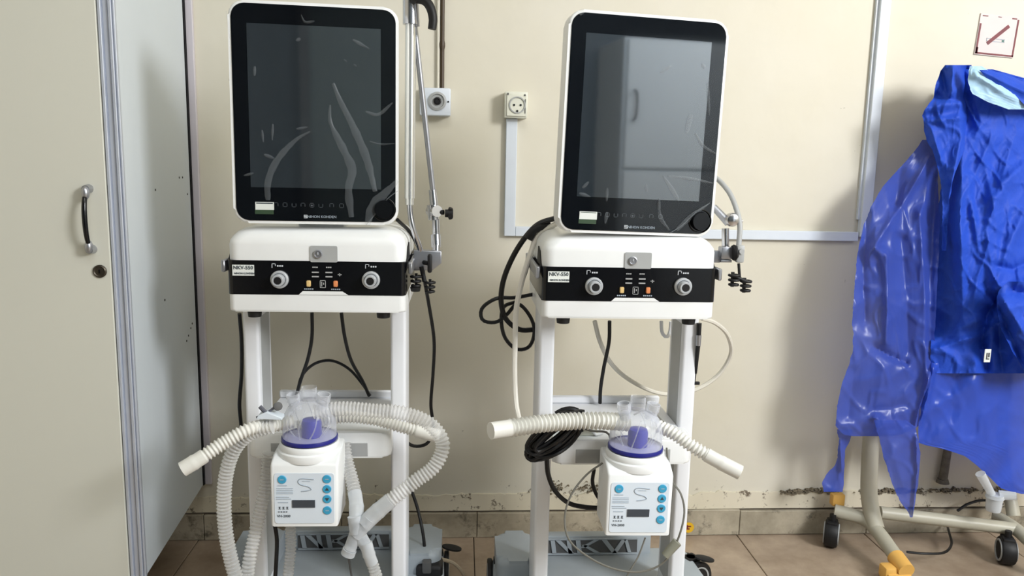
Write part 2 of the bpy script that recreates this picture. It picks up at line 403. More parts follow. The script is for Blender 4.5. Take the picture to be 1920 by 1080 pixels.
# round socket
t = empty('wall_socket', (-.0715, YB, 1.233), 'white square wall box with round metal-ringed socket beside the left machine', 'socket')
obj('box', box(B(), -.046, .0375, -.042, 0, 0, .073, .004), M['duct'], t)
bm = B(); lathe(bm, [(.0245, 0), (.0245, .004), (.019, .006), (.017, .002), (.0085, .001)], (.002, -.042, .038), (0, -1, 0), 32); obj('ring', bm, M['greypl'], t)
bm = B(); lathe(bm, [(.0105, 0), (.0105, .005), (.007, .006), (.006, .0025)], (.002, -.043, .038), (0, -1, 0), 24); obj('centre_hole', bm, M['rubber'], t)
bm = B(); cyl(bm, (.031, -.044, .037), (.031, -.041, .037), .0022); obj('screw', bm, M['rubber'], t)
cable_thing('surface_wiring_pipe', [(-.058, YB-.008, 1.306), (-.058, YB-.008, 1.50), (-.057, YB-.008, 1.95), (-.057, YB-.008, 2.6)], lambda s: .0055 if not .112 < s < .122 else .0075, mat('brown_pipe', (66, 50, 30), .5), 'dark brown conduit running up the wall from the round socket', 'conduit')
cable_thing('surface_wiring_pipe', [(-.069, YB-.006, 1.306), (-.069, YB-.006, 1.50), (-.068, YB-.006, 1.95), (-.068, YB-.006, 2.6)], .0045, M['wall'], 'wall-coloured thin conduit left of the dark brown one', 'conduit')
# two pin socket
t = empty('wall_socket', (.1435, YB, 1.232), 'ivory two-pin wall socket on top of the white cable duct', 'socket')
obj('box', box(B(), -.031, .031, -.042, 0, 0, .070, .003), M['sock'], t)
obj('cover_frame', box(B(), -.026, .029, -.046, -.042, .004, .062, .0015, 1), M['sock'], t)
bm = B(); lathe(bm, [(.0225, .0), (.0225, .0045), (.0195, .0045), (.0185, -.004), (.001, -.004)], (.003, -.0445, .034), (0, -1, 0), 30); cr = obj('cup', bm, M['greypl'], t)
for dx, dz in ((-.009, 0), (.009, 0), (0, -.016)):
    bm = B(); cyl(bm, (.003+dx, -.0475, .034+dz), (.003+dx, -.043, .034+dz), .003, seg=12); obj('pin_hole', bm, M['rubber'], cr)
for q in ((.0235, .0255, .012, .05), (-.025, -.021, .060, .0655), (.021, .025, .058, .063)):
    obj('notch', box(B(), q[0], q[1], -.0475, -.0455, q[2], q[3]), M['darkgrey'], t, smooth=False)
bm = B(); box(bm, .119, .150, YB-.016, YB, .907, 1.2315, .0015, 1)
setp(obj('cable_duct', bm, M['duct'], origin=(.134, YB, .907), smooth=False), 'white vertical cable duct dropping from the two-pin socket', 'cable duct')
bm = B(); box(bm, .1505, 1.150, YB-.016, YB, .907, .934, .0015, 1)
setp(obj('cable_duct', bm, M['duct'], origin=(.65, YB, .907), smooth=False), 'white horizontal cable duct behind the right machine', 'cable duct')
bm = B(); box(bm, 1.152, 1.182, YB-.02, YB, .92, ZC-.01, .0015, 1); box(bm, 1.145, 1.152, YB-.010, YB, .97, ZC-.01)
setp(obj('cable_duct', bm, M['duct'], origin=(1.16, YB, .93), smooth=False), 'white upright cable duct left of the no-smoking sign', 'cable duct')
# sign
t = empty('no_smoking_sign', (1.505, YB, 1.44), 'faded no-smoking sign with worn dark red border above the blue gown', 'sign')
t.rotation_euler = (0, math.radians(3.5), 0)
obj('card', box(B(), -.058, .058, -.004, 0, 0, .112), mat('faded_pink_card', (214, 202, 200), .5, var=.03), t, smooth=False)
M['dred'] = mat('dark_red_print', (112, 36, 44), .5, var=.15, scale=60)
bm = B()
for a in ((-.057, .057, .002, .0065), (-.057, -.052, .003, .085), (.0525, .057, .003, .104), (-.052, -.036, .105, .1075), (.036, .05, .1045, .1075), (-.056, -.050, .003, .020), (-.006, .004, .106, .1075)):
    box(bm, a[0], a[1], -.0048, -.0040, a[2], a[3])
obj('border', bm, M['dred'], t, smooth=False)
bm = B(); d = Vector((.74, 0, .67)); nrm = Vector((-.67, 0, .74))
c0 = Vector((-.026, 0, .032)); c1 = Vector((.030, 0, .085)); pts = [c0-nrm*.0048, c1-nrm*.0048, c1+nrm*.0048, c0+nrm*.0048]
prism(bm, [(p.x, p.z) for p in pts], -.0050, -.0040); obj('slash', bm, M['dred'], t, smooth=False)
bm = B(); box(bm, -.03, .024, -.0046, -.004, .046, .0475); box(bm, -.03, .024, -.0046, -.004, .0385, .040); box(bm, .0225, .024, -.0046, -.004, .0385, .0475); box(bm, -.03, -.0285, -.0046, -.004, .0385, .0475)
obj('cigarette', bm, M['inkl'], t, smooth=False)
bm = B(); box(bm, .016, .022, -.0047, -.004, .040, .046); obj('cigarette_tip', bm, mat('dull_green_print', (88, 120, 112), .6), t, smooth=False)

# ------------------------------------------------------------------ ventilator on its trolley
def ventilator(loc, label, mon, sticker):
    V = empty('medical_ventilator', loc, label, 'ventilator', 'ventilators on trolleys')
    # --- trolley
    for s in (-1, 1):
        x0, x1 = (-.178, -.144) if s < 0 else (.144, .178)
        p = obj('post', prism(B(), rrect((x0+x1)/2, .135, .034, .112, .007, 4), .10, .787, 'xy'), M['white2'], V)
        bm = B(); xx = x1 if s < 0 else x0
        box(bm, xx-.0006 if s > 0 else xx-.0004, xx+.0004 if s > 0 else xx+.0006, .098, .172, .13, .76); obj('side_channel', bm, M['greypl'], p, smooth=False)
        bm = B(); cyl(bm, (s*.135, .02, .776), (s*.135, .02, .7895), .0135, .015); obj('foot', bm, M['rubber'], V)
    # tray
    bm = B(); prism(bm, rrect(0, .035, .302, .088, .018, 6), .472, .528, 'xy', .006)
    tr = obj('tray', bm, M['white'], V)
    obj('tray_bed', box(B(), -.1435, .1435, .075, .262, .512, .526, .002, 1), M['white2'], tr)
    obj('tray_back', box(B(), -.1435, .1435, .250, .262, .526, .545, .003, 1), M['white2'], tr)
    obj('rail_slot', box(B(), -.103, .103, -.0098, -.006, .475, .506, .001, 1), M['greypl'], tr)
    # base
    bm = B()
    out = [(-.235, .345), (.235, .345), (.255, .33), (.262, .30), (.268, .10), (.25, -.06), (.225, -.07), (.19, -.06), (.17, .04), (-.17, .04), (-.19, -.06), (-.225, -.07), (-.25, -.06), (-.268, .10), (-.262, .30), (-.255, .33)]
    prism(bm, out, .055, .098, 'xy', .012)
    bs = obj('base', bm, M['basegrey'], V)
    for s in (-1, 1):      # rounded shoulders over the rear wheels
        bm = B()
        if not sticker and s > 0: bm.free(); continue
        prism(bm, rrect(s*.205, .255, .105, .16, .03, 6), .075, .152, 'xy', .018, 4, 'b'); obj('wheel_cover', bm, M['basegrey'], bs)
    bm = B(); box(bm, -.155, .155, .305, .335, .09, .150, .004); obj('back_ridge', bm, M['basegrey'], bs)
    obj('letter_recess', box(B(), -.118, .118, .3028, .3055, .104, .1415), M['darkgrey'], bs, smooth=False)
    bm = B(); zb, zt = .1035, .142
    def stroke(xb, xt, w_=.010, z0=zb, z1=zt): prism(bm, [(xb, z0), (xb+w_, z0), (xt+w_, z1), (xt, z1)], .2995, .303)
    stroke(-.106, -.112, .011); stroke(-.062, -.100, .013); stroke(-.064, -.070, .011)            # N
    stroke(-.040, -.046, .012); stroke(-.034, .004, .013, (zb+zt)/2-.003, zt); stroke(.008, -.030, .013, zb, (zb+zt)/2+.004)       # K
    stroke(.052, .022, .013); stroke(.052, .076, .012)                                             # V
    stroke(.094, .082, .009); box(bm, -.118, .118, .2995, .303, .100, .1045); box(bm, -.118, .118, .2995, .303, .141, .145)
    obj('relief_lettering', bm, M['basegrey'], bs, smooth=False)
    for sx in (-1, 1):
        for yy in (.285, -.045):
            turn = not sticker and sx > 0 and yy > 0; cx = sx*.243 if not turn else .258
            def spin(bm):
                if turn: bmesh.ops.rotate(bm, verts=bm.verts, cent=(cx, yy, 0), matrix=Matrix.Rotation(math.radians(-62), 3, 'Z'))
                return bm
            c = bm = B(); box(bm, cx-.017, cx+.017, yy-.02, yy+.02, .078, .1, .004); cyl(bm, (cx, yy, .06), (cx, yy, .10), .012)
            prism(bm, [(yy+.043*math.cos(a), .048+.043*math.sin(a)) for a in [PI*k/10 for k in range(11)]]+[(yy-.025, .045), (yy+.025, .045)], cx-.019, cx-.014, 'yz')
            prism(bm, [(yy+.043*math.cos(a), .048+.043*math.sin(a)) for a in [PI*k/10 for k in range(11)]]+[(yy-.025, .045), (yy+.025, .045)], cx+.014, cx+.019, 'yz')
            c = obj('caster', spin(bm), M['rubber'], V)
            bm = B()
            for s in (-1, 1): lathe(bm, [(.028, -.006), (.046, -.006), (.048, -.003), (.048, .003), (.046, .006), (.028, .006)], (cx+s*.0265, yy, .048), (1, 0, 0), 28)
            obj('tyre', spin(bm), M['rubber'], c)
            bm = B()
            for s in (-1, 1): lathe(bm, [(.004, -.0055), (.030, -.0055), (.036, -.007), (.036, .007), (.030, .0055), (.004, .0055)], (cx+s*.0265, yy, .048), (1, 0, 0), 28)
            cyl(bm, (cx-.03, yy, .048), (cx+.03, yy, .048), .008)
            obj('wheel_hub', spin(bm), M['greypl'], c)
            bm = B(); lathe(bm, [(.012, -.003), (.021, -.002), (.021, .002), (.012, .004)], (0, 0, 0), (0, 0, 1), 20)
            bmesh.ops.scale(bm, verts=bm.verts, vec=(1.25, .75, 1)); bmesh.ops.rotate(bm, verts=bm.verts, matrix=Matrix.Rotation(sx*.2, 3, 'Y'))
            bmesh.ops.translate(bm, verts=bm.verts, vec=(cx+sx*(.030 if turn else .040), yy+(-.02 if turn else .01), .104))
            if sx > 0: obj('brake_pedal', bm, M['rubber'], c)
            else: bm.free()
    # --- control unit
    bm = B(); prism(bm, rrect(0, .155, .366, .31, .014, 6), .790, .8275, 'xy', .005, 3, 'a')
    prism(bm, [(-.038, .8270), (-.030, .8345), (.052, .8345), (.064, .8270)], -.0012, .02, 'xz', .0)
    cu = obj('control_unit', bm, M['white'], V)
    bm = B(); prism(bm, rrect(0, .155, .3675, .311, .012, 6), .8265, .898, 'xy')
    obj('black_band', bm, M['black'], cu)
    bm = B()
    rings = [(.3665, .31, 0, .8975), (.3665, .31, 0, .930), (.363, .308, .001, .938), (.354, .301, .004, .947), (.338, .287, .010, .955), (.316, .265, .02, .961), (.28, .22, .03, .965)]
    vs = []
    for w_, h_, dy, z in rings: vs.append([bm.verts.new((a, b_, z)) for a, b_ in rrect(0, .155, w_, h_, .034 if w_ < .36 else .026, 7)])
    for a, b_ in zip(vs, vs[1:]):
        for i in range(len(a)): bm.faces.new((a[i], a[(i+1) % len(a)], b_[(i+1) % len(a)], b_[i]))
    bm.faces.new(vs[0][::-1]); bm.faces.new(vs[-1])
    obj('top_cover', bm, M['white'], cu, angle=60)
    obj('display_neck', box(B(), -.05, .05, .058, .115, .955, 1.08, .01), M['white'], cu)
    # power plate
    pp = obj('power_plate', prism(B(), rrect(.015, .913, .056, .034, .003, 3), -.0025, .002), M['greypl'], cu)
    bm = B(); lathe(bm, [(.0088, 0), (.0088, .0035), (.0072, .004), (.006, .002), (.003, .002)], (.0035, -.0025, .913), (0, -1, 0), 24); obj('power_button', bm, M['alu'], pp)
    bm = B(); box(bm, .0028, .0042, -.0062, -.004, .912, .917); obj('power_mark', bm, M['whiteink'], pp, smooth=False)
    # gas ports
    for px_, pz in ((-.076, .859), (.112, .860)):
        bm = B(); lathe(bm, [(.0185, 0), (.0185, .006), (.0165, .008), (.014, .008), (.0135, .004), (.0125, .004)], (px_, -.001, pz), (0, -1, 0), 32)
        gp = obj('gas_port', bm, M['portring'], cu)
        bm = B(); lathe(bm, [(.0125, .0), (.0125, .022), (.0112, .024), (.0085, .024), (.0075, .022), (.0075, .008)], (px_, -.001, pz), (0, -1, .0), 28)
        obj('nozzle', bm, M['portring'], gp)
        bm = B(); cyl(bm, (px_, -.0245, pz), (px_, -.012, pz), .0073); obj('bore', bm, M['rubber'], gp)
        bm = B()
        for k in range(16):
            a = PI*.15+PI*.7*k/15; x_ = px_+.024*math.cos(a); z_ = pz+.024*math.sin(a)
        ox = px_-.016 if px_ < 0 else px_-.012
        box(bm, ox, ox+.0012, -.0022, -.001, pz+.024, pz+.033); box(bm, ox, ox+.008, -.0022, -.001, pz+.032, pz+.033); box(bm, ox+.007, ox+.008, -.0022, -.001, pz+.028, pz+.033)
        for j in range(3): box(bm, ox+.011+j*.0045, ox+.014+j*.0045, -.0022, -.001, pz+.0265, pz+.0295)
        obj('port_marking', bm, M['whiteink'], gp, smooth=False)
    # connector field
    bm = B()
    for ox in (-.003, .025):
        box(bm, ox-.007, ox+.007, -.0035, -.001, .8735, .876); box(bm, ox-.007, ox+.007, -.0035, -.001, .8645, .867)
        for j in range(3): box(bm, ox-.006+j*.004, ox-.003+j*.004, -.002, -.001, .884, .8865)
    box(bm, .046, .048, -.002, -.001, .867, .873); box(bm, .043, .051, -.002, -.001, .8695, .871)
    obj('usb_socket', bm, M['greypl'], cu, smooth=False)
    obj('yellow_socket', box(B(), -.0215, -.0125, -.006, .0, .8445, .8575, .0015, 1), M['tan'], cu, label='yellow socket')
    obj('orange_socket', box(B(), .034, .043, -.006, .0, .8445, .8575, .0015, 1), M['orange'], cu, label='orange socket')
    bm = B(); a = (.006, .018, .842, .858)
    for q in ((a[0], a[1], a[2], a[2]+.001), (a[0], a[1], a[3]-.001, a[3]), (a[0], a[0]+.001, a[2], a[3]), (a[1]-.001, a[1], a[2], a[3])): box(bm, q[0], q[1], -.003, -.001, q[2], q[3])
    box(bm, .009, .0105, -.003, -.001, .845, .855); box(bm, .013, .0145, -.003, -.001, .849, .853)
    obj('network_socket', bm, M['greypl'], cu, smooth=False)
    bm = B()
    for j in range(5): box(bm, -.0265+j*.004, -.0238+j*.004, -.002, -.001, .838, .8405); box(bm, .029+j*.004, .0317+j*.004, -.002, -.001, .838, .8405)
    obj('socket_marking', bm, M['inkl'], cu, smooth=False)
    lb = obj('model_label', box(B(), -.172, -.128, -.0022, -.0008, .866, .8885), M['paper'], cu, smooth=False)
    text('model_number', 'NKV-550', .0105, M['ink'], lb, (-.150, -.0026, .8825), bold=.0002)
    text('maker_line', 'NIHON KOHDEN', .0052, M['ink'], lb, (-.148, -.0026, .8705), bold=.0001)
    # side rails and brackets
    for s in (-1, 1):
        bm = B(); xx = s*.193
        box(bm, xx-.004, xx+.004, .005, .27, .872, .897, .002, 1)
        for yy in (.06, .22): box(bm, min(s*.178, s*.188), max(s*.178, s*.188), yy-.008, yy+.008, .878, .892)
        obj('side_rail', bm, M['alu'], cu)
        bm = B(); prism(bm, [(.02, .897), (.10, .897), (.085, .932), (.05, .925)], s*.1795, s*.186, 'yz'); obj('side_vent', bm, M['rubber'], cu)
    # --- display
    mx, mz, ry, mrz = mon
    D = bpy.data.objects.new('display', None); COL.objects.link(D); D.parent = V
    W_, H_ = .334, .440
    bm = B(); prism(bm, rrect(0, 0, W_, H_, .030, 8), 0, .048, 'xz', .006, 3)
    bpy.data.objects.remove(D)
    D = obj('display', bm, M['white'], V); D.location = (mx, .012, mz); D.rotation_euler = (0, ry, mrz)
    bm = B(); prism(bm, rrect(0, 0, W_-.012, H_-.012, .026, 8), -.0015, .002, 'xz', .0008, 1); obj('glass_panel', bm, M['glass'], D)
    obj('screen', box(B(), -.131, .131, -.0022, -.0012, -.146, .176), M['lcd'], D, smooth=False)
    st = obj('sticker', box(B(), -.123, -.086, -.0028, -.001, -.192, -.176, 0), M['paper'], D, smooth=False)
    st.rotation_euler = (0, 0, 0)
    obj('sticker_print', box(B(), -.121, -.088, -.0031, -.0027, -.1795 if sticker else -.1785, -.1775), M['ink'] if sticker else M['green'], st, smooth=False)
    bm = B(); box(bm, -.124, -.087, -.0024, -.001, -.201, -.192); obj('green_sticker', bm, M['green'], D, smooth=False)
    bm = B(); lathe(bm, [(.025, 0), (.025, .002), (.0235, .003), (.0225, .001)], (.137, -.0015, -.187), (0, -1, 0), 40, caps=False)
    cyl(bm, (.137, -.0015, -.187), (.137, -.012, -.187), .0205, .0185, 36); obj('rotary_knob', bm, M['black'], D)
    lg = obj('logo_mark', box(B(), -.0265, -.0195, -.0028, -.001, -.208, -.201), M['whiteink'], D, smooth=False)
    bm = B(); box(bm, -.0250, -.0195, -.0032, -.0027, -.2035, -.2025); box(bm, -.0265, -.021, -.0032, -.0027, -.2065, -.2055); obj('logo_slot', bm, M['black'], lg, smooth=False)
    text('logo_lettering', 'NIHON KOHDEN', .0075, M['inkl'], D, (.010, -.0024, -.2048), bold=.00005)
    # touch icons
    bm = B()
    for k, ox in enumerate((-.082, -.064, -.046, -.028, -.010, .008, .03, .05)):
        for q in range(4):
            a = q*PI/2; x_ = ox+.004*math.cos(a); z_ = -.181+.004*math.sin(a)
            if q % 2 == 0: box(bm, x_-.0003, x_+.0003, -.0024, -.001, z_-.003, z_+.003)
            elif (k+q) % 3: box(bm, x_-.003, x_+.003, -.0024, -.001, z_-.0003, z_+.0003)
    box(bm, -.0118, -.0085, -.0024, -.001, -.183, -.180)
    obj('touch_icon', bm, mat('faint_grey_icon', (96, 102, 108), .5), D, smooth=False)
    # peeling protective film: thin wrinkled sheet with a folded lower right corner
    bm = B(); nx, nz = 46, 60; x0, x1, z0, z1 = -.158, .160, -.212, .212
    rnd = random.Random(3 if sticker else 9); g = {}
    def wr(x_, z_):
        return .0022+.0004*noise.noise(Vector((x_*14+rnd_s, z_*9, 1)))+.0010*max(0, noise.noise(Vector((x_*30-z_*10+rnd_s, z_*14+x_*8, 4)))-.28)
    rnd_s = rnd.uniform(0, 9)
    for i in range(nx+1):
        for j in range(nz+1):
            x_ = x0+(x1-x0)*i/nx; z_ = z0+(z1-z0)*j/nz
            cut = (x_-.09)-(z_+.212)
            if cut > 0: x_ -= cut/2; z_ += cut/2
            g[i, j] = (x_, z_, cut)
    V_ = {k: bm.verts.new((v[0], -.0012-wr(v[0], v[1]), v[1])) for k, v in g.items()}
    for i in range(nx):
        for j in range(nz):
            q = [(i, j), (i+1, j), (i+1, j+1), (i, j+1)]
            if all(g[k][2] > 0 for k in q): continue
            bm.faces.new([V_[k] for k in q])
    bmesh.ops.remove_doubles(bm, verts=bm.verts, dist=.0001)
    obj('protective_film', bm, M['film'], D, angle=80)
    return V, D
def wrinkle(bm, pts, w0, w1):
    # pts in display coordinates (x, z); a flat ribbon with a raised middle
    path, LL = smoothpath([(a, 0, b) for a, b in pts], .006); n = len(path); rows = []
    for i, p in enumerate(path):
        d = (path[min(i+1, n-1)]-path[max(0, i-1)]).normalized(); nn = Vector((-d.z, 0, d.x)); f = i/(n-1)
        ww = (w0*(1-f)+w1*f)*(.35+.65*math.sin(PI*min(1, max(0, f*.9+.05))))
        ww *= 1+.35*noise.noise(Vector((i*.4, w0*900, 0)))
        rows.append([bm.verts.new(p+nn*ww*k+Vector((0, -.0042-.002*(1-abs(k)), 0))) for k in (-1, -.5, 0, .5, 1)])
    for a, b in zip(rows, rows[1:]):
        for k in range(4): bm.faces.new((a[k], a[k+1], b[k+1], b[k]))

V1, D1 = ventilator((-.3005, 1.62, 0), 'left ventilator on white trolley, dark screen with crumpled film, hose loops beside it',
                    (.001, 1.194, math.radians(.2), math.radians(4.0)), True)
V2, D2 = ventilator((.351, 1.577, 0), 'right ventilator on white trolley, screen mirroring a pale cupboard, blue gown to its right',
                    (.016, 1.186, math.radians(1.5), math.radians(5.0)), False)
def dpx(px, py, c, sc):      # photograph pixel -> display coordinates, for laying out wrinkles
    return ((px-c[0])/sc, -(py-c[1])/sc)
bm = B(); c = (595, 211); sc = 925
for pts, a, b in (([(628, 150), (640, 180), (665, 230), (690, 290), (705, 350)], .006, .010), ([(622, 190), (622, 220), (645, 270), (662, 310), (655, 345), (660, 400)], .005, .012),
                  ([(585, 240), (560, 255), (520, 300), (505, 340), (505, 370)], .003, .010), ([(688, 200), (710, 205), (738, 182)], .004, .003),
                  ([(695, 255), (715, 260), (742, 258)], .002, .002), ([(690, 415), (700, 380), (725, 352), (748, 328)], .012, .008),
                  ([(497, 240), (499, 262)], .003, .002), ([(517, 228), (515, 258)], .003, .002), ([(487, 125), (486, 142)], .003, .003),
                  ([(570, 72), (562, 76)], .004, .003), ([(500, 285), (518, 292)], .004, .003), ([(572, 30), (578, 42), (596, 40)], .002, .003), ([(665, 70), (695, 85)], .004, .003),
                  ([(648, 106), (654, 110)], .002, .002), ([(666, 114), (672, 118)], .002, .002), ([(560, 236), (580, 232)], .003, .002), ([(480, 320), (462, 325)], .003, .002), ([(440, 30), (445, 80)], .002, .002)):
    wrinkle(bm, [dpx(*p, c, sc) for p in pts], a, b)
setp(obj('film_wrinkle', bm, M['filmedge'], D1, angle=80), kind='stuff')
bm = B(); tube(bm, [(x_, -.0055, z_) for x_, z_ in [dpx(*p, c, sc) for p in ((748, 348), (730, 362), (712, 385), (688, 414))]], .0011, 6); obj('film_edge', bm, M['filmedge'], D1)
bm = B(); c = (1205, 233); sc = 925
for pts, a, b in (([(1230, 132), (1250, 118)], .003, .003), ([(1324, 145), (1328, 175), (1332, 205)], .003, .003), ([(1296, 205), (1290, 240)], .006, .005),
                  ([(1308, 240), (1325, 262), (1352, 276)], .003, .003), ([(1250, 322), (1268, 345), (1285, 368)], .003, .006), ([(1245, 365), (1250, 400), (1270, 425)], .004, .004),
                  ([(1094, 352), (1105, 340)], .004, .003), ([(1088, 362), (1110, 368)], .004, .003), ([(1142, 350), (1142, 375)], .003, .003), ([(1218, 340), (1220, 355)], .004, .003),
                  ([(1285, 425), (1310, 400), (1345, 372)], .006, .004), ([(1260, 322), (1310, 326), (1350, 332)], .004, .003), ([(1310, 110), (1316, 120)], .005, .003), ([(1144, 395), (1142, 418)], .005, .003), ([(1068, 40), (1076, 30)], .006, .004)):
    wrinkle(bm, [dpx(*p, c, sc) for p in pts], a, b)
setp(obj('film_wrinkle', bm, M['filmedge'], D2, angle=80), kind='stuff')
bm = B(); tube(bm, [(x_, -.0055, z_) for x_, z_ in [dpx(*p, c, sc) for p in ((1348, 370), (1320, 390), (1295, 415), (1270, 432))]], .0010, 6); obj('film_edge', bm, M['filmedge'], D2)

# ------------------------------------------------------------------ humidifiers
def humidifier(loc, label):
    h = empty('heated_humidifier', loc, label, 'humidifier', 'humidifiers in front of the trolleys')
    W2 = .067
    bm = B(); prism(bm, [(0, 0), (.098, 0), (.098, .150), (.03, .140), (.006, .133), (0, .126)], -W2, W2, 'yz', .006, 3)
    obj('housing', bm, M['white'], h)
    bm = B(); lathe(bm, [(.0640, .130), (.0655, .138), (.0640, .1452), (.0600, .1475), (.0605, .150), (.0598, .158), (.0575, .1605), (.055, .160)], (0, .062, 0), (0, 0, 1), 48)
    obj('heater_collar', bm, M['white'], h)
    fp = obj('front_label', prism(B(), rrect(.0, .060, .118, .106, .006, 4), -.0012, .002), M['panel'], h)
    for bx, bz, arrow in ((-.043, .100, ''), (.045, .101, ''), (.045, .080, 'u'), (.045, .059, 'd'), (.045, .035, '')):
        bm = B(); lathe(bm, [(.0086, 0), (.0086, .0015), (.0078, .0022), (.001, .0022)], (bx, -.001, bz), (0, -1, 0), 24)
        bt = obj('button', bm, M['cyan'], h)
        bm = B()
        if arrow: s = 1 if arrow == 'u' else -1; prism(bm, [(bx-.004, bz-s*.0025), (bx+.004, bz-s*.0025), (bx, bz+s*.004)], -.0038, -.003)
        else: box(bm, bx-.0035, bx+.0035, -.0037, -.003, bz-.0008, bz+.0008)
        obj('button_symbol', bm, M['ink'] if arrow else M['inkl'], bt, smooth=False)
    ld = obj('small_display', box(B(), -.024, .021, -.0026, -.001, .041, .0565), M['lcddark'], h, smooth=False)
    bm = B()
    for z_, a, b_ in ((.0865, -.052, -.034), (.0805, -.055, -.022), (.0770, -.055, -.022), (.0735, -.055, -.022), (.0700, -.055, -.022), (.0625, -.056, -.030), (.0585, -.055, -.026), (.051, -.052, -.032)):
        box(bm, a, b_, -.0019, -.0011, z_, z_+.0010)
    obj('fine_print', bm, M['inkl'], fp, smooth=False)
    bm = B(); tube(bm, [(.019, -.0016, .100), (-.008, -.0016, .101), (-.012, -.0016, .096), (-.008, -.0016, .090), (.010, -.0016, .084), (.014, -.0016, .079), (.006, -.0016, .0765), (-.006, -.0016, .075)], .0009, 6, .003)
    tube(bm, [(.012, -.0016, .096), (-.004, -.0016, .0965)], .0005, 5); obj('hose_drawing', bm, M['inkl'], fp)
    bm = B()
    for k in range(3): x_ = -.051+k*.0075; box(bm, x_, x_+.0045, -.002, -.0011, .0375, .0385); box(bm, x_+.0015, x_+.003, -.002, -.0011, .0375, .0425); box(bm, x_+.0002, x_+.0042, -.002, -.0011, .0415, .0425)
    for k in range(4): box(bm, -.052+k*.005, -.049+k*.005, -.002, -.0011, .031, .0325)
    obj('emblem', bm, M['ink'], fp, smooth=False)
    text('model_lettering', 'VH-2000', .0072, M['ink'], fp, (-.041, -.0014, .0225), bold=.0001)
    bm = B(); box(bm, -.02, .02, .10, .135, .05, .12, .004); obj('mounting_hook', bm, M['greypl'], h)
    # water chamber
    bm = B(); lathe(bm, [(.0525, .162), (.0565, .1625), (.0570, .1665), (.0560, .1695), (.0535, .170), (.0520, .168), (.0525, .162)], (0, .062, 0), (0, 0, 1), 48, caps=False)
    ch = obj('water_chamber', bm, mat('dark_blue_rim', (36, 40, 130), .3, alpha=.92), h)
    bm = B(); lathe(bm, [(.0525, .164), (.0525, .1675), (.001, .1675)], (0, .062, 0), (0, 0, 1), 40); obj('base_plate', bm, M['bluerim'], ch)
    bm = B(); lathe(bm, [(.0205, .168), (.0205, .196), (.0185, .203), (.012, .205), (.001, .205)], (.004, .062, 0), (0, 0, 1), 32); obj('float', bm, M['blue'], ch)
    bm = B(); lathe(bm, [(.0545, .168), (.054, .195), (.051, .215), (.043, .230), (.030, .240), (.016, .245), (.0155, .272)], (0, .062, 0), (0, 0, 1), 48, caps=False)
    obj('clear_dome', bm, M['clear'], ch)
    bm = B()
    for x_, q in ((-.026, .3), (.026, -.3)):
        lathe(bm, [(.012, 0), (.0125, .018), (.0140, .019), (.0140, .034), (.0115, .034), (.0105, .0)], (x_, .058, .226), (x_*6, -.1, 1), 20, caps=False)
    for k in range(9):
        a = k*.7; tube(bm, [(.03*math.cos(a), .062+.03*math.sin(a), .17), (.047*math.cos(a+.25), .062+.047*math.sin(a+.25), .20), (.036*math.cos(a+.5), .062+.036*math.sin(a+.5), .232)], .0014, 5)
    obj('port', bm, M['clear'], ch)
    return h
H1 = humidifier((-.3085, 1.485, .377), 'left white humidifier with blue water chamber hung under the crumpled hose loops')
H2 = humidifier((.3603, 1.447, .3694), 'right white humidifier with blue water chamber in front of the black cable bundle')
H1.rotation_euler = (0, math.radians(.3), 0); H2.rotation_euler = (0, math.radians(.8), 0)

# ------------------------------------------------------------------ hoses
def hose(name, px, m, label, r=.0125, cuff=(0, 0), pitch=.0075, amp=.0019, cat='hose', group='corrugated breathing hoses', cuffr=1.12, clear=False):
    pts = rest(px)
    _, L = smoothpath(pts, .01); n = max(1, round(L/pitch))
    def rf(s):
        if s < cuff[0] or s > L-cuff[1]: return r*.98
        return r-amp*.5+amp*(math.cos(2*PI*s/L*n))
    o = empty(name, low(pts), label, cat, group)
    bm = B(); tube(bm, pts, rf, 14, pitch/5); bmesh.ops.translate(bm, verts=bm.verts, vec=-o.location); obj('corrugated_tube', bm, m, o, angle=85)
    path, _ = smoothpath(pts, .004)
    for k, c in enumerate(cuff):
        if c:
            nn = int(c/.004); seg = path[:nn+1] if k == 0 else path[-nn-1:][::-1]
            bm = B(); tube(bm, seg, lambda s, c=c: r*cuffr*(1.0 if s < c*.55 else .96) + (.0006 if abs(s-c*.55) < .003 else 0), 18, .004)
            bmesh.ops.translate(bm, verts=bm.verts, vec=-o.location); obj('cuff', bm, M['hose'] if not clear else M['clearcuff'], o)
    return o
M['clearcuff'] = clearmat('clear_pale_cuff', (222, 227, 232), .40, .9, .15)
hose('corrugated_hose', [(342, 880, 1.44), (372, 862, 1.45), (420, 830, 1.47), (470, 804, 1.49), (520, 796, 1.53), (548, 790, 1.545)], M['hose'], 'milky corrugated hose stub pointing left in front of the wardrobe', r=.0135, cuff=(.045, 0))
hose('corrugated_hose', [(590, 772, 1.55), (640, 766, 1.545), (700, 770, 1.54), (760, 776, 1.54), (806, 795, 1.535), (830, 832, 1.53), (816, 872, 1.52), (775, 905, 1.51), (730, 940, 1.50), (700, 966, 1.495), (682, 984, 1.49)], M['hosec'], 'clear corrugated hose in a wide loop right of the left humidifier', r=.0150, cuff=(0, .075), clear=True)
hose('corrugated_hose', [(560, 800, 1.60), (640, 782, 1.60), (700, 786, 1.60), (745, 798, 1.60), (790, 810, 1.60), (824, 818, 1.60)], M['hose'], 'milky corrugated hose lying across the left tray under the wide loop', r=.0130, cuff=(0, .055))
hose('corrugated_hose', [(645, 832, 1.60), (650, 862, 1.585), (660, 900, 1.56), (668, 945, 1.52), (668, 984, 1.49)], M['hosec'], 'clear corrugated hose hanging right of the left humidifier to the Y connector', r=.0135, cuff=(0, .07), clear=True)
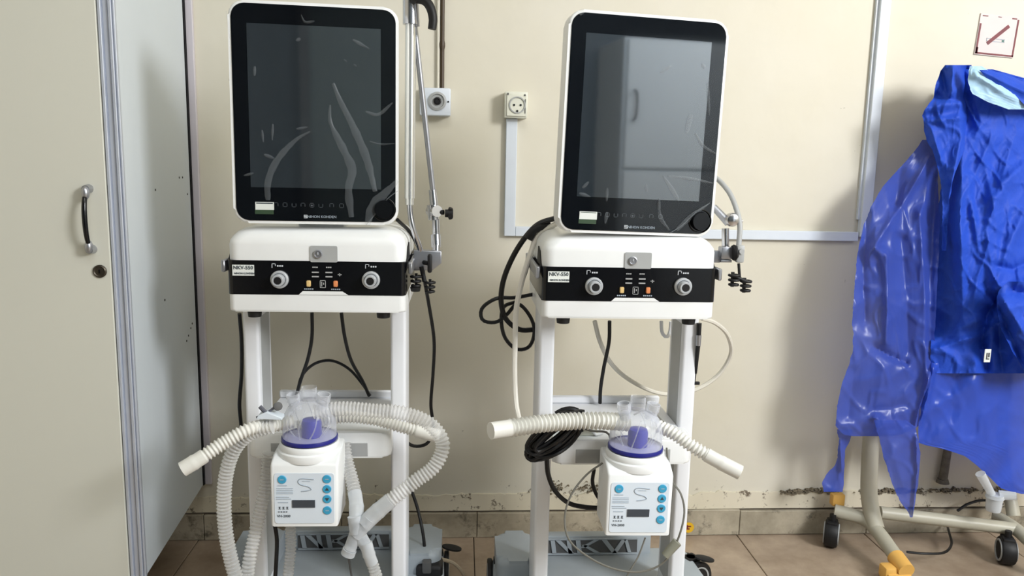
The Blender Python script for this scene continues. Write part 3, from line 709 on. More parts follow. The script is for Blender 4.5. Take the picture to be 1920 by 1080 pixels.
hose('corrugated_hose', [(510, 800, 1.50), (470, 812, 1.50), (440, 842, 1.50), (424, 890, 1.50), (420, 950, 1.50), (425, 1010, 1.50), (440, 1075, 1.50), (460, 1130, 1.50)], M['hosec'], 'clear corrugated hose hanging furthest left, between wardrobe and left trolley', r=.0140)
hose('corrugated_hose', [(505, 850, 1.58), (500, 900, 1.575), (490, 950, 1.56), (478, 1000, 1.54), (466, 1060, 1.52), (460, 1130, 1.52)], M['hosec'], 'clear corrugated hose running down in front of the left post of the left trolley', r=.0135)
hose('corrugated_hose', [(540, 940, 1.64), (544, 985, 1.62), (545, 1030, 1.61), (540, 1080, 1.60), (535, 1140, 1.6)], M['hosec'], 'clear corrugated hose hanging below the left humidifier', r=.0115)
# Y connector
t = empty('hose_connector', P(668, 1012, 1.49), 'clear plastic Y connector joining two hoses below the left humidifier', 'connector')
o0 = t.location
bm = B()
for a, b_ in (((664, 968), (668, 1000)), ((694, 972), (668, 1006)), ((668, 998), (656, 1030)), ((672, 1000), (690, 1030))):
    cyl(bm, P(*a, 1.489)-o0, P(*b_, 1.484)-o0, .0135, .0125, 20)
obj('branch', bm, M['clearcuff'], t)
bm = B(); cyl(bm, P(656, 1030, 1.484)-o0, P(652, 1040, 1.484)-o0, .0145); obj('end_ring', bm, M['clearcuff'], t)
hose('corrugated_hose', [(686, 1018, 1.484), (692, 1040, 1.48), (700, 1062, 1.48), (712, 1100, 1.48), (722, 1140, 1.48)], M['hosec'], 'short clear hose leaving the Y connector downward with ribbed beige collar', r=.0115, cuff=(.045, 0), clear=True)
# right trolley
hose('corrugated_hose', [(920, 808, 1.43), (960, 802, 1.45), (1010, 795, 1.47), (1070, 790, 1.49), (1130, 789, 1.50), (1175, 792, 1.515)], M['hose'], 'milky corrugated hose reaching left over the black cable bundle', r=.0172, cuff=(.042, 0), pitch=.0088, amp=.0032, cuffr=.95)
hose('corrugated_hose', [(1236, 800, 1.52), (1262, 812, 1.50), (1300, 838, 1.475), (1345, 864, 1.455), (1388, 886, 1.44)], M['hose'], 'milky corrugated hose sloping down to the right from the right humidifier', r=.0135, cuff=(0, .075), pitch=.0082, amp=.0023)

# ------------------------------------------------------------------ cables
def C(px, r, m, label, cat='cable', group=None, name='power_cable'):
    return cable_thing(name, rest(px), r, M[m] if isinstance(m, str) else m, label, cat, group)
C([(745, 412, 1.72), (772, 440, 1.78), (790, 480, 1.80), (795, 520, 1.78), (804, 570, 1.80), (814, 640, 1.84), (812, 700, 1.86), (808, 760, 1.88), (812, 805, 1.88), (800, 832, 1.88), (775, 836, 1.88), (748, 815, 1.86)], .0042, 'cable', 'black cable hanging down the right side of the left machine')
C([(449, 588, 1.78), (453, 640, 1.80), (453, 700, 1.82), (449, 760, 1.84), (452, 800, 1.85), (450, 840, 1.86)], .0045, 'cable', 'black cable hanging left of the left trolley')
C([(585, 586, 1.80), (585, 630, 1.80), (578, 670, 1.81), (563, 715, 1.83), (555, 745, 1.85)], .0042, 'cable', 'black cable under the left machine, left one of its middle pair')
C([(640, 586, 1.80), (646, 630, 1.80), (658, 675, 1.81), (680, 715, 1.83), (692, 742, 1.85)], .0042, 'cable', 'black cable under the left machine, right one of its middle pair')
C([(556, 745, 1.86), (566, 705, 1.86), (590, 682, 1.86), (620, 676, 1.86), (652, 690, 1.86), (678, 718, 1.86), (694, 742, 1.86)], .0036, 'cable', 'black cable arching between the middle pair behind the left tray')
C([(756, 872, 1.88), (768, 910, 1.87), (782, 950, 1.86), (793, 1000, 1.84), (797, 1035, 1.83)], .0042, 'cable', 'black cable running down to the power adapter beside the left trolley')
C([(514, 978, 1.62), (519, 1010, 1.62), (518, 1050, 1.61), (514, 1110, 1.60)], .0045, 'cable', 'black cable dropping below the left humidifier')
C([(652, 1036, 1.50), (656, 1060, 1.50), (664, 1110, 1.50)], .0022, 'darkgrey', 'thin grey line hanging from the Y connector', name='thin_line')
C([(648, 860, 1.60), (655, 900, 1.62), (658, 940, 1.62), (655, 985, 1.60)], .0035, 'cable', 'black wire hidden behind the clear hose right of the left humidifier')
C([(826, 1048, 1.85), (850, 1056, 1.86), (868, 1075, 1.86), (880, 1110, 1.86)], .0048, mat('beige_cable', (178, 162, 138), .5), 'beige cable curling on the floor right of the power adapter')
# power adapter
t = empty('power_adapter', P(800, 1110, 1.80), 'black power adapter block standing right of the left trolley base', 'adapter')
o0 = t.location; pc = P(806, 1070, 1.80)-o0
obj('block', box(B(), pc.x-.034, pc.x+.032, -.02, .04, 0, pc.z+.022, .012, 3), M['rubber'], t)
obj('cable_grip', box(B(), pc.x-.018, pc.x+.004, -.024, .0, pc.z+.004, pc.z+.034, .004), M['darkgrey'], t)
# right machine: left side cables
C([(1046, 408, 1.74), (1010, 420, 1.74), (985, 445, 1.74), (960, 485, 1.75), (943, 530, 1.76), (940, 570, 1.77), (950, 600, 1.78), (975, 618, 1.79), (1003, 618, 1.80)], .0062, 'cable', 'thick black cable curving from behind the right display')
C([(1000, 552, 1.80), (965, 558, 1.78), (930, 560, 1.77), (903, 580, 1.77), (905, 600, 1.77), (930, 604, 1.77), (950, 590, 1.78), (970, 570, 1.78), (992, 590, 1.79), (1002, 620, 1.79), (992, 650, 1.79), (970, 655, 1.78), (948, 635, 1.78), (940, 600, 1.78), (945, 575, 1.79), (968, 566, 1.80)], .0045, 'cable', 'black cable knotted in two loops left of the right machine')
bm = B(); pa = rest([(990, 448, 1.735), (1002, 430, 1.735), (1030, 422, 1.75)]); tube(bm, pa, lambda s: .010-.12*s*s*3, 10)
setp(obj('cable_plug', bm, M['rubber'], origin=low(pa)), 'black plug at the upper left shoulder of the right machine', 'plug')
C([(1046, 418, 1.74), (1010, 440, 1.74), (993, 480, 1.73), (978, 530, 1.72), (968, 580, 1.71), (966, 640, 1.70), (965, 700, 1.69), (968, 760, 1.67), (980, 810, 1.60)], .0062, mat('white_tube', (226, 222, 212), .35), 'white gas tube hanging left of the right trolley', 'tube', name='gas_tube')
C([(997, 470, 1.745), (987, 510, 1.74), (976, 540, 1.735), (972, 570, 1.735)], .003, 'greypl', 'short grey wire behind the white tube left of the right machine', 'wire', name='wire')
C([(1143, 602, 1.76), (1142, 640, 1.77), (1132, 690, 1.79), (1126, 730, 1.80), (1125, 756, 1.81)], .0045, 'cable', 'black cable hanging under the middle of the right machine')
C([(1115, 602, 1.80), (1125, 640, 1.81), (1145, 680, 1.82), (1180, 712, 1.84), (1240, 738, 1.86), (1300, 732, 1.88), (1345, 705, 1.88), (1370, 665, 1.86), (1364, 628, 1.82), (1338, 604, 1.78), (1316, 597, 1.76)], .0055, mat('white_tube_b', (218, 214, 202), .35), 'white gas tube looping behind the right post of the right trolley', 'tube', name='gas_tube')
C([(1240, 602, 1.80), (1242, 625, 1.79), (1250, 632, 1.79), (1256, 622, 1.80), (1258, 603, 1.80)], .0045, 'white2', 'small white tube bend just under the right machine', 'tube', name='gas_tube')
t = empty('sensor_probe', P(1305, 718, 1.66), 'black probe hanging on its lead at the right post of the right trolley', 'probe'); o0 = t.location
bm = B(); cyl(bm, P(1311, 606, 1.65)-o0, P(1310, 640, 1.65)-o0, .0055, .0045); obj('connector', bm, M['rubber'], t)
bm = B(); cyl(bm, P(1310, 628, 1.65)-o0, P(1309, 648, 1.65)-o0, .0062, .0055); obj('collar', bm, M['alu'], t)
bm = B(); cyl(bm, P(1309, 646, 1.65)-o0, P(1304, 700, 1.66)-o0, .0050, .0034); cyl(bm, P(1304, 700, 1.66)-o0, P(1302, 718, 1.66)-o0, .0022, .002); box(bm, -.004, .008, -.003, .003, -.004, .003, .001); obj('rod', bm, M['rubber'], t)
# cable bundle on the right tray
bm = B(); rb = random.Random(5); allp = []
pts = []; ca, sa = math.cos(math.radians(-38)), math.sin(math.radians(-38))
for k in range(17):
    la = rb.uniform(46, 68); lb = rb.uniform(8, 31); dx = rb.uniform(-6, 6); dy = rb.uniform(-6, 6); dY = rb.uniform(-.026, .024)
    for j in range(9):
        a = 2*PI*j/9; u, v = la*math.cos(a), lb*math.sin(a)
        pts.append(P(1040+dx+u*ca-v*sa, 815+dy+u*sa+v*ca, 1.528+dY+rb.uniform(-.006, .006)))
tube(bm, pts, .0040, 7, .008)
setp(obj('cable_bundle', bm, M['cable'], origin=low(pts)), 'coiled bundle of black cable hanging over the left end of the right tray', 'cable bundle')
C([(1042, 776, 1.60), (1058, 768, 1.60), (1078, 768, 1.60), (1092, 780, 1.60), (1088, 790, 1.58)], .006, 'cable', 'black cable hump standing up behind the milky hose on the right tray')
C([(1025, 858, 1.55), (1028, 890, 1.56), (1042, 922, 1.57), (1068, 944, 1.58), (1100, 951, 1.58), (1145, 953, 1.58)], .0052, 'cable', 'black cable sweeping from the bundle to behind the right humidifier')
C([(1114, 880, 1.60), (1111, 905, 1.60), (1120, 930, 1.60), (1138, 950, 1.60)], .0042, 'cable', 'short black cable curved at the left side of the right humidifier')
M['leadgrey'] = mat('grey_lead', (112, 110, 102), .45)
t = empty('temperature_lead', P(1190, 1068, 1.44), 'thin grey sensor lead in a big loop around the right humidifier', 'lead'); o0 = t.location
ld = [(1130, 868, 1.50), (1100, 890, 1.50), (1070, 930, 1.49), (1059, 970, 1.48), (1066, 1010, 1.46), (1100, 1042, 1.45), (1150, 1066, 1.44), (1200, 1072, 1.44), (1240, 1058, 1.44), (1262, 1030, 1.44), (1278, 990, 1.44), (1283, 955, 1.45), (1276, 925, 1.46), (1262, 905, 1.48), (1254, 880, 1.52), (1250, 840, 1.56)]
bm = B(); tube(bm, [p-o0 for p in rest(ld)], .0021, 7); obj('wire', bm, M['leadgrey'], t)
bm = B(); tube(bm, [p-o0 for p in rest([(1210, 1008, 1.46), (1196, 1045, 1.45), (1180, 1072, 1.44), (1160, 1110, 1.44)])], .0016, 6); obj('side_wire', bm, M['leadgrey'], t)
a = P(1247, 1042, 1.437)-o0; b_ = P(1270, 1016, 1.437)-o0
bm = B(); cyl(bm, a, b_, .0085, .010, 14); obj('connector', bm, mat('olive_grey_connector', (138, 138, 124), .5), t)
C([(1188, 778, 1.62), (1205, 771, 1.62), (1228, 776, 1.62), (1245, 792, 1.62), (1262, 805, 1.6)], .0018, 'leadgrey', 'thin grey wire arching behind the right water chamber', 'wire', name='wire')
C([(1093, 803, 1.56), (1110, 808, 1.55), (1140, 812, 1.55), (1146, 830, 1.54)], .0024, 'leadgrey', 'grey wire crossing above the white plug on the right tray', 'wire', name='wire')
# white plug with cord on the tray
t = empty('mains_plug', (.264, 1.60, .5285), 'white plug with curled cord on the right tray', 'plug')
bm = B(); prism(bm, [(-.03, 0), (.03, 0), (.036, .008), (.020, .026), (-.022, .030), (-.034, .012)], -.012, .012, 'xz', .003); obj('body', bm, M['sock'], t)
bm = B(); box(bm, -.002, .002, -.0135, -.0115, .010, .020); obj('pin_hole', bm, M['rubber'], t, smooth=False)
bm = B(); tube(bm, [(-.03, -.012, .02), (-.005, -.02, .030), (.018, -.018, .018), (.03, -.014, .004), (.045, -.01, .006)], .003, 8); obj('cord', bm, M['white'], t)
# clip and card on left tray
t = empty('hose_clamp', P(505, 790, 1.51), 'grey two-armed hose clamp resting at the upper left of the left humidifier', 'clamp'); o0 = t.location
bm = B(); tube(bm, [p-o0 for p in rest([(487, 762, 1.50), (500, 775, 1.50), (508, 779, 1.50)])], .0042, 8)
tube(bm, [p-o0 for p in rest([(481, 783, 1.50), (498, 776, 1.50), (515, 764, 1.50)])], .0026, 8); obj('arm', bm, mat('slate_grey', (92, 94, 104), .4), t)
bm = B(); q = P(521, 762, 1.50)-o0; lathe(bm, [(.004, -.004), (.0085, -.003), (.0085, .003), (.004, .004)], q, (.5, -1, .4), 20); obj('thumb_wheel', bm, M['darkgrey'], t)
obj('foot_plate', prism(B(), [tuple((P(a, b_, 1.49)-o0)[k] for k in (0, 2)) for a, b_ in ((480, 786), (528, 788), (528, 784), (500, 773), (484, 779))], -.02, .006, 'xz', .001, 1), M['panel'], t)

# ------------------------------------------------------------------ support arms
def rod(bm, a, b, r0, r1=None, o=Vector((0, 0, 0)), seg=18): return cyl(bm, P(*a)-o, P(*b)-o, r0, r1, seg)
t = empty('support_arm', P(795, 500, 1.72), 'tall jointed steel support arm clamped right of the left machine', 'support arm'); o0 = t.location
bm = B(); rod(bm, (770, -60, 1.70), (770, 46, 1.70), .0165, o=o0); obj('sleeve', bm, M['chrome'], t)
bm = B(); rod(bm, (770, 46, 1.70), (768, 372, 1.70), .0115, o=o0); rod(bm, (768, 366, 1.70), (768, 384, 1.70), .0095, o=o0); obj('upright_tube', bm, mat('polished_white_steel', (226, 226, 222), .18, metal=.8), t)
bm = B(); tube(bm, [p-o0 for p in rest([(768, 380, 1.70), (769, 400, 1.70), (775, 430, 1.70), (787, 465, 1.71), (795, 492, 1.72)])], .0062, 12); obj('bent_tube', bm, M['chrome'], t)
bm = B(); rod(bm, (776, 0, 1.69), (780, 50, 1.70), .0095, .008, o=o0); rod(bm, (777, 45, 1.70), (812, 360, 1.74), .0062, o=o0); obj('slanted_rod', bm, M['alu'], t)
bm = B(); tube(bm, [p-o0 for p in rest([(778, -4, 1.68), (795, 0, 1.675), (806, 12, 1.67), (812, 35, 1.67), (810, 55, 1.67)])], lambda s: .0105-.02*s, 12)
rod(bm, (778, -6, 1.68), (784, 2, 1.68), .015, .013, o=o0); obj('clamping_lever', bm, M['rubber'], t)
bm = B(); rod(bm, (811, 356, 1.74), (814, 386, 1.74), .0085, .0095, o=o0); rod(bm, (808, 395, 1.755), (820, 396, 1.725), .013, o=o0); rod(bm, (811, 384, 1.74), (813, 412, 1.74), .013, .012, o=o0); rod(bm, (817, 410, 1.74), (818, 442, 1.74), .0085, o=o0)
rod(bm, (817, 440, 1.74), (818, 464, 1.735), .0112, o=o0); rod(bm, (818, 460, 1.73), (818, 480, 1.725), .0085, o=o0); obj('joint', bm, M['chrome'], t)
bm = B(); rod(bm, (820, 398, 1.735), (832, 398, 1.73), .0055, o=o0)
q = P(842, 400, 1.73)-o0
for k in range(4):
    a = k*PI/2+.4; cyl(bm, q, q+Vector((.004, -.012*math.sin(a), .013*math.cos(a))), .0058, .0048, 12)
cyl(bm, q+Vector((-.009, 0, 0)), q+Vector((.009, 0, 0)), .0085, .0095); obj('joint_knob', bm, M['rubber'], t)
bm = B(); pts2 = [(P(a, b_, 1.72)-o0) for a, b_ in ((776, 468), (828, 470), (828, 492), (812, 505), (776, 506))]
prism(bm, [(p.x, p.z) for p in pts2], -.014, .012, 'xz', .002); obj('clamp_body', bm, M['alu'], t)
bm = B(); rod(bm, (795, 492, 1.70), (804, 494, 1.685), .005, o=o0); q = P(806, 494, 1.68)-o0; box(bm, q.x-.005, q.x+.005, -.05, -.036, q.z-.020, q.z+.021, .004); obj('clamp_knob', bm, M['rubber'], t)
def clips(o0, t, spots):
    for (a, b_, Y) in spots:
        bm = B(); q = P(a, b_, Y)-o0
        for k in range(3):
            z = q.z+.010-.010*k; r = .0105-.0008*k
            pp = [Vector((q.x+r*math.cos(u), q.y+r*math.sin(u), z)) for u in [PI*.75+PI*1.6*j/10 for j in range(11)]]
            tube(bm, pp, .0030, 7, .003)
        box(bm, q.x-.003, q.x+.003, q.y+.006, q.y+.012, q.z-.016, q.z+.016); obj('hose_clip', bm, M['rubber'], t)
bm = B(); rod(bm, (790, 500, 1.70), (796, 528, 1.70), .005, o=o0); obj('clip_stem', bm, M['rubber'], t)
clips(o0, t, ((780, 527, 1.695), (806, 538, 1.695)))
bm = B(); rod(bm, (779, 538, 1.695), (779, 546, 1.695), .012, .010, o=o0); obj('clip_knob', bm, M['rubber'], t)

t = empty('support_arm', P(1364, 478, 1.63), 'short steel support arm with gooseneck clamped right of the right machine', 'support arm'); o0 = t.location
bm = B(); tube(bm, [p-o0 for p in rest([(1338, 330, 1.70), (1352, 342, 1.68), (1368, 362, 1.66), (1380, 390, 1.645), (1387, 420, 1.63), (1385, 462, 1.62)])], .0056, 12); obj('gooseneck', bm, M['greypl'], t)
bm = B(); rod(bm, (1338, 388, 1.66), (1366, 418, 1.64), .0075, .009, o=o0); obj('slanted_rod', bm, M['alu'], t)
bm = B(); q = P(1372, 412, 1.635)-o0; lathe(bm, [(.006, -.013), (.0125, -.010), (.0150, -.004), (.0150, .004), (.0125, .010), (.006, .013)], q, (0, -1, 0), 26); rod(bm, (1380, 414, 1.64), (1392, 415, 1.64), .003, o=o0); obj('joint', bm, M['chrome'], t)
bm = B(); rod(bm, (1360, 428, 1.64), (1360, 462, 1.64), .0078, o=o0); obj('stub_post', bm, M['chrome'], t)
bm = B(); q = P(1360, 474, 1.635)-o0; box(bm, q.x-.013, q.x+.013, q.y-.012, q.y+.012, q.z-.013, q.z+.014, .003); box(bm, q.x-.012, q.x+.012, q.y-.01, q.y+.01, q.z-.020, q.z-.014, .001)
box(bm, q.x-.024, q.x-.01, q.y+.0, q.y+.014, q.z-.022, q.z+.004, .001); obj('clamp_body', bm, M['alu'], t)
bm = B(); q = P(1387, 474, 1.615)-o0; box(bm, q.x-.0085, q.x+.0085, q.y-.009, q.y+.009, q.z-.021, q.z+.017, .004); cyl(bm, q+Vector((0, -.013, .004)), q+Vector((0, 0, .004)), .0055); obj('clamp_block', bm, M['greypl'], t)
bm = B(); q = P(1377, 474, 1.62)-o0; lathe(bm, [(.016, -.004), (.018, 0), (.016, .004)], q, (1, 0, .1), 22); obj('clamp_wheel', bm, M['rubber'], t)
bm = B(); rod(bm, (1385, 494, 1.615), (1387, 522, 1.615), .003, o=o0); rod(bm, (1376, 518, 1.615), (1400, 528, 1.615), .004, o=o0); obj('clip_stem', bm, M['rubber'], t)
clips(o0, t, ((1376, 525, 1.61), (1398, 536, 1.61)))

# ------------------------------------------------------------------ yellow disc on the floor edge, pipe stub
t = empty('warning_sticker', P(1291, 989, 2.168), 'round yellow sticker with dark mark on the skirting right of the right trolley', 'sticker')
bm = B(); lathe(bm, [(.0165, 0), (.0165, .0012), (.001, .0012)], (0, 0, 0), (0, -1, 0), 28); obj('disc', bm, mat('yellow_print', (226, 178, 40), .5), t)
bm = B(); box(bm, -.006, .003, -.0018, -.001, -.006, -.002); box(bm, -.006, -.002, -.0018, -.001, -.002, .008); box(bm, -.002, .007, -.0018, -.001, .002, .006); obj('symbol', bm, M['dred'], t, smooth=False)
bm = B(); a = P(1778, 842, 2.172); b_ = P(1768, 898, 2.172); cyl(bm, a+Vector((0, 0, .03)), b_, .011, .013, 16); cyl(bm, b_+Vector((0, 0, -.012)), b_, .019, .015, 16)
setp(obj('pipe_stub', bm, mat('grimy_pipe', (104, 98, 86), .6, var=.3, scale=60), origin=b_), 'grimy grey pipe stub on the wall behind the blue gown', 'pipe')

# ------------------------------------------------------------------ overbed table stand
t = empty('overbed_table_stand', (1.23, 2.08, 0), 'beige wheeled table stand with yellow corner bumper under the blue gown', 'table stand'); o0 = t.location
bm = B()
foot = [Vector((1.120, 2.115, .105)), Vector((1.195, 2.075, .095)), Vector((1.205, 2.03, .085)), Vector((1.207, 1.915, .055))]
tube(bm, [Vector(p)-o0 for p in foot], .020, 14, .01); obj('foot_bar', bm, M['stand'], t)
bm = B(); tube(bm, [Vector(p)-o0 for p in ((1.207, 2.11, .45), (1.207, 2.10, .25), (1.207, 2.085, .16), (1.208, 2.062, .115), (1.208, 2.035, .085))], .0235, 18, .01); obj('post', bm, M['stand'], t)
bm = B(); tube(bm, [p-o0 for p in rest([(1650, 961, 2.075), (1760, 974, 2.05), (1905, 992, 2.01)])], .0185, 14, .02); obj('cross_bar', bm, M['stand'], t)
e = P(1905, 992, 2.01); bm = B(); tube(bm, [e-o0+Vector((0, .08, .0)), e-o0, e-o0+Vector((.003, -.14, -.03))], .0185, 14, .02); obj('foot_bar', bm, M['stand'], t)
bm = B(); tube(bm, [Vector(p)-o0 for p in ((1.64, 2.06, .11), (1.64, 2.14, .30), (1.64, 2.15, 1.28))], .018, 14, .02); obj('post', bm, M['stand'], t)
bm = B(); tube(bm, [Vector(p)-o0 for p in ((1.345, 2.155, 1.335), (1.42, 2.155, 1.30), (1.64, 2.15, 1.26))], .012, 12, .02); obj('hanging_arm', bm, M['stand'], t)
bm = B(); q = foot[3]-o0
cyl(bm, foot[3]-o0+Vector((-.001, .010, .002)), foot[3]-o0+Vector((0, -.045, -.010)), .0235, .022, 18); box(bm, q.x-.055, q.x-.018, q.y-.04, q.y+.0, q.z-.045, q.z-.005, .008); box(bm, q.x-.05, q.x+.018, q.y-.045, q.y-.01, q.z-.05, q.z-.02, .006); obj('bumper', bm, M['yellow'], t, label='yellow corner bumper')
bm = B(); q = P(1568, 936, 2.13)-o0; box(bm, q.x-.016, q.x+.022, q.y-.012, q.y+.012, q.z-.018, q.z+.018, .004); obj('bumper', bm, M['yellow'], t, label='yellow corner bumper')
for cx, cy, rot in ((P(1560, 985, 2.1).x, 2.10, -.5), (P(1886, 1018, 1.99).x, 1.985, -.35), (1.19, 1.75, -.2), (1.66, 1.80, 0)):
    R_ = Matrix.Translation(Vector((cx, cy, 0))-o0) @ Matrix.Rotation(PI/2+rot, 4, 'Z')
    def place(bm): bmesh.ops.transform(bm, matrix=R_, verts=bm.verts); return bm
    small = cy < 1.9
    bm = B(); box(bm, -.02, .02, -.016, .016, .062, .082, .004); cyl(bm, (0, 0, .07), (0, 0, .10 if not small else .085), .009)
    c = obj('caster', place(bm), M['rubber'], t)
    k = 1 if not small else .85
    bm = B()
    lathe(bm, [(.022*k, -.019), (.037*k, -.018), (.0395*k, -.014), (.0395*k, .014), (.037*k, .018), (.022*k, .019)], (0, 0, .04*k), (0, 1, 0), 30); obj('tyre', place(bm), M['rubber'], c)
    bm = B()
    for s in (-1, 1): lathe(bm, [(.0265, .0), (.0315, .0), (.0315, .003), (.0265, .003), (.0265, 0)], (0, s*.0185-(.003 if s < 0 else 0), .04*k), (0, 1, 0), 30, caps=False)
    obj('rim', place(bm), M['greypl'], c)
C([(1700, 1035, 1.99), (1735, 1038, 1.98), (1770, 1036, 1.99), (1784, 1020, 2.04), (1780, 1000, 2.10), (1776, 985, 2.155)], .0036, 'cable', 'black cable curving over the floor under the table stand')
C([(1795, 958, 2.13), (1815, 945, 2.13), (1845, 938, 2.13), (1880, 945, 2.13)], .004, 'cable', 'black cable behind the cross bar of the table stand')
# clear cup hanging at the right edge
t = empty('clear_cup', P(1862, 958, 1.97), 'clear plastic cup and tube hanging under the right hem of the gown', 'cup'); o0 = t.location
bm = B(); lathe(bm, [(.0005, 0), (.018, .001), (.0195, .006), (.0215, .040), (.0200, .040), (.018, .007), (.0005, .003)], (0, 0, 0), (0, 0, 1), 24, caps=False); obj('vessel', bm, M['clearcuff'], t)
bm = B(); cyl(bm, (0, 0, .040), (0, 0, .050), .024, .022); cyl(bm, (.01, -.002, .048), P(1905, 930, 1.95)-o0, .014, .011); cyl(bm, (-.01, 0, .05), P(1838, 888, 1.97)-o0, .010, .013); obj('lid_tube', bm, M['clearcuff'], t)

# ------------------------------------------------------------------ blue gown and plastic apron
def sdist(p, a, b):
    ax, ay = a; bx, by = b; dx, dy = bx-ax, by-ay; L2 = dx*dx+dy*dy or 1
    t_ = max(0, min(1, ((p[0]-ax)*dx+(p[1]-ay)*dy)/L2)); return math.hypot(p[0]-ax-t_*dx, p[1]-ay-t_*dy)
def cloth(rows, Yf, creases, nu=90, dv=5, seed=0, rough=.006, micro=.0016, wob=2.0):
    # rows: (y, xl, xr). Sheet hung in space at depth Yf(x,y) with modelled folds; creases: (poly, amp, width)
    bm = B(); ys = []; y = rows[0][0]
    while y < rows[-1][0]: ys.append(y); y += dv
    ys.append(rows[-1][0])
    grid = []
    for y in ys:
        for (a, b) in zip(rows, rows[1:]):
            if a[0] <= y <= b[0]: f = (y-a[0])/max(1e-6, b[0]-a[0]); xl = a[1]+(b[1]-a[1])*f; xr = a[2]+(b[2]-a[2])*f; break
        xl += wob*noise.noise(Vector((y*.06, seed, 1)))+wob*.5*noise.noise(Vector((y*.2, seed, 2))); xr += wob*noise.noise(Vector((y*.06, seed, 7)))
        row = []
        for i in range(nu+1):
            x_ = xl+(xr-xl)*i/nu; Y = Yf(x_, y)
            d = rough*noise.noise(Vector((x_*.018, y*.008, seed)))+rough*.25*noise.noise(Vector((x_*.05+y*.01, y*.02, seed+3)))
            n1 = noise.noise(Vector((x_*.016+y*.012, y*.007-x_*.006, seed+11))); d += rough*1.1*(1-abs(n1)*2.4)
            n3 = noise.noise(Vector((x_*.02-y*.016, y*.010+x_*.012, seed+15))); d += rough*.5*max(0, 1-abs(n3)*6)
            n2 = noise.noise(Vector((x_*.05+y*.02, y*.035, seed+21))); d += micro*max(0, 1-abs(n2)*7)
            for poly, amp, wd_ in creases:
                dd = min(sdist((x_, y), p, q) for p, q in zip(poly, poly[1:]))
                if dd < wd_*2.5: d += amp*math.exp(-(dd/wd_)**1.5)
            row.append(bm.verts.new(P(x_, y, Y-d)))
        grid.append(row)
    for a, b in zip(grid, grid[1:]):
        for i in range(nu): bm.faces.new((a[i], a[i+1], b[i+1], b[i]))
    return bm
def translucent(name, rgb, alpha, tl):
    m = mat(name, rgb, .3, var=.07, scale=9, alpha=alpha, spec=.55)
    nt = m.node_tree; b = nt.nodes['Principled BSDF']; out = nt.nodes['Material Output']
    t_ = nt.nodes.new('ShaderNodeBsdfTranslucent'); t_.inputs[0].default_value = s2l(rgb)+(1,)
    mx = nt.nodes.new('ShaderNodeMixShader'); mx.inputs[0].default_value = tl
    nt.links.new(b.outputs[0], mx.inputs[1]); nt.links.new(t_.outputs[0], mx.inputs[2]); nt.links.new(mx.outputs[0], out.inputs['Surface'])
    return m
M['apron'] = translucent('translucent_blue_plastic', (60, 86, 190), .80, .25)
M['skirt_c'] = translucent('thin_blue_cloth', (50, 84, 200), .93, .22)
g0 = P(1850, 700, 2.0)
t = empty('isolation_gown', g0, 'deep blue isolation gown bunched over the table stand', 'gown'); o0 = g0
def shift(bm): bmesh.ops.translate(bm, verts=bm.verts, vec=-o0); return bm
body_rows = [(130, 1792, 1862), (150, 1790, 1935), (185, 1788, 1985), (240, 1782, 2020), (340, 1768, 2060), (420, 1752, 2060), (600, 1746, 2060), (700, 1744, 2060)]
def gy(x_, y):
    back = min(1, max(0, (1800-x_)/46)); back = back*back*(3-2*back)*min(1, max(0, (y-215)/60))*(1-min(1, max(0, (y-620)/40)))
    return .075*back+2.10-.06*min(1, max(0, (y-120)/300))-.05*min(1, max(0, (y-300)/400)) - .05*math.exp(-((x_-1880)/90)**2)
cr = [([(1815, 140), (1840, 230), (1800, 330), (1790, 450)], .018, 16), ([(1806, 240), (1802, 400), (1806, 600)], .012, 8),
      ([(1840, 160), (1900, 190), (1960, 210)], .022, 18), ([(1900, 330), (1868, 370), (1850, 430), (1862, 520)], .022, 14), ([(1920, 400), (1890, 460), (1870, 530)], .018, 12),
      ([(1868, 545), (1900, 535), (1940, 525)], .032, 9), ([(1752, 655), (1800, 640), (1840, 628), (1880, 600)], .016, 7), ([(1845, 300), (1870, 420), (1868, 500)], .010, 9), ([(1795, 300), (1830, 420)], .008, 9), ([(1905, 570), (1870, 560), (1850, 590), (1840, 640), (1850, 690)], -.055, 13), ([(1740, 640), (1790, 620), (1835, 600)], .020, 10),
      ([(1940, 600), (1900, 640), (1920, 700)], .026, 12), ([(1815, 330), (1825, 400), (1835, 470)], .012, 8), ([(1930, 300), (1880, 340)], .014, 8), ([(1870, 500), (1900, 505), (1930, 490)], -.02, 8),
      ([(1790, 420), (1840, 560)], .010, 22), ([(1870, 600), (1875, 660), (1880, 700)], -.035, 16)]
bm = shift(cloth(body_rows, gy, cr, 150, 3, 1, .009, .0022)); obj('body', bm, M['gown'], t, angle=70)
# collar knot / sleeve bundle
kr = [(122, 1772, 1822), (132, 1764, 1822), (160, 1754, 1820), (185, 1750, 1825), (205, 1734, 1826), (218, 1729, 1826), (228, 1732, 1828), (245, 1733, 1830), (262, 1736, 1822), (280, 1748, 1810), (310, 1757, 1796), (340, 1764, 1786), (380, 1767, 1780), (470, 1766, 1774)]
cr = [([(1758, 180), (1790, 188), (1822, 182)], -.020, 8), ([(1735, 205), (1770, 195), (1810, 192)], .022, 12), ([(1740, 226), (1780, 224), (1810, 218)], .016, 8), ([(1800, 190), (1802, 260), (1785, 340)], .018, 10),
      ([(1766, 135), (1774, 170)], -.018, 7), ([(1788, 128), (1782, 175)], .016, 8), ([(1745, 240), (1765, 300)], .016, 9), ([(1810, 130), (1818, 260)], -.03, 9)]
bm = shift(cloth(kr, lambda x_, y: 2.045-.03*math.exp(-((x_-1785)/30)**2), cr, 60, 3.5, 5, .010, .0022)); obj('sleeve', bm, M['gown'], t, angle=70)
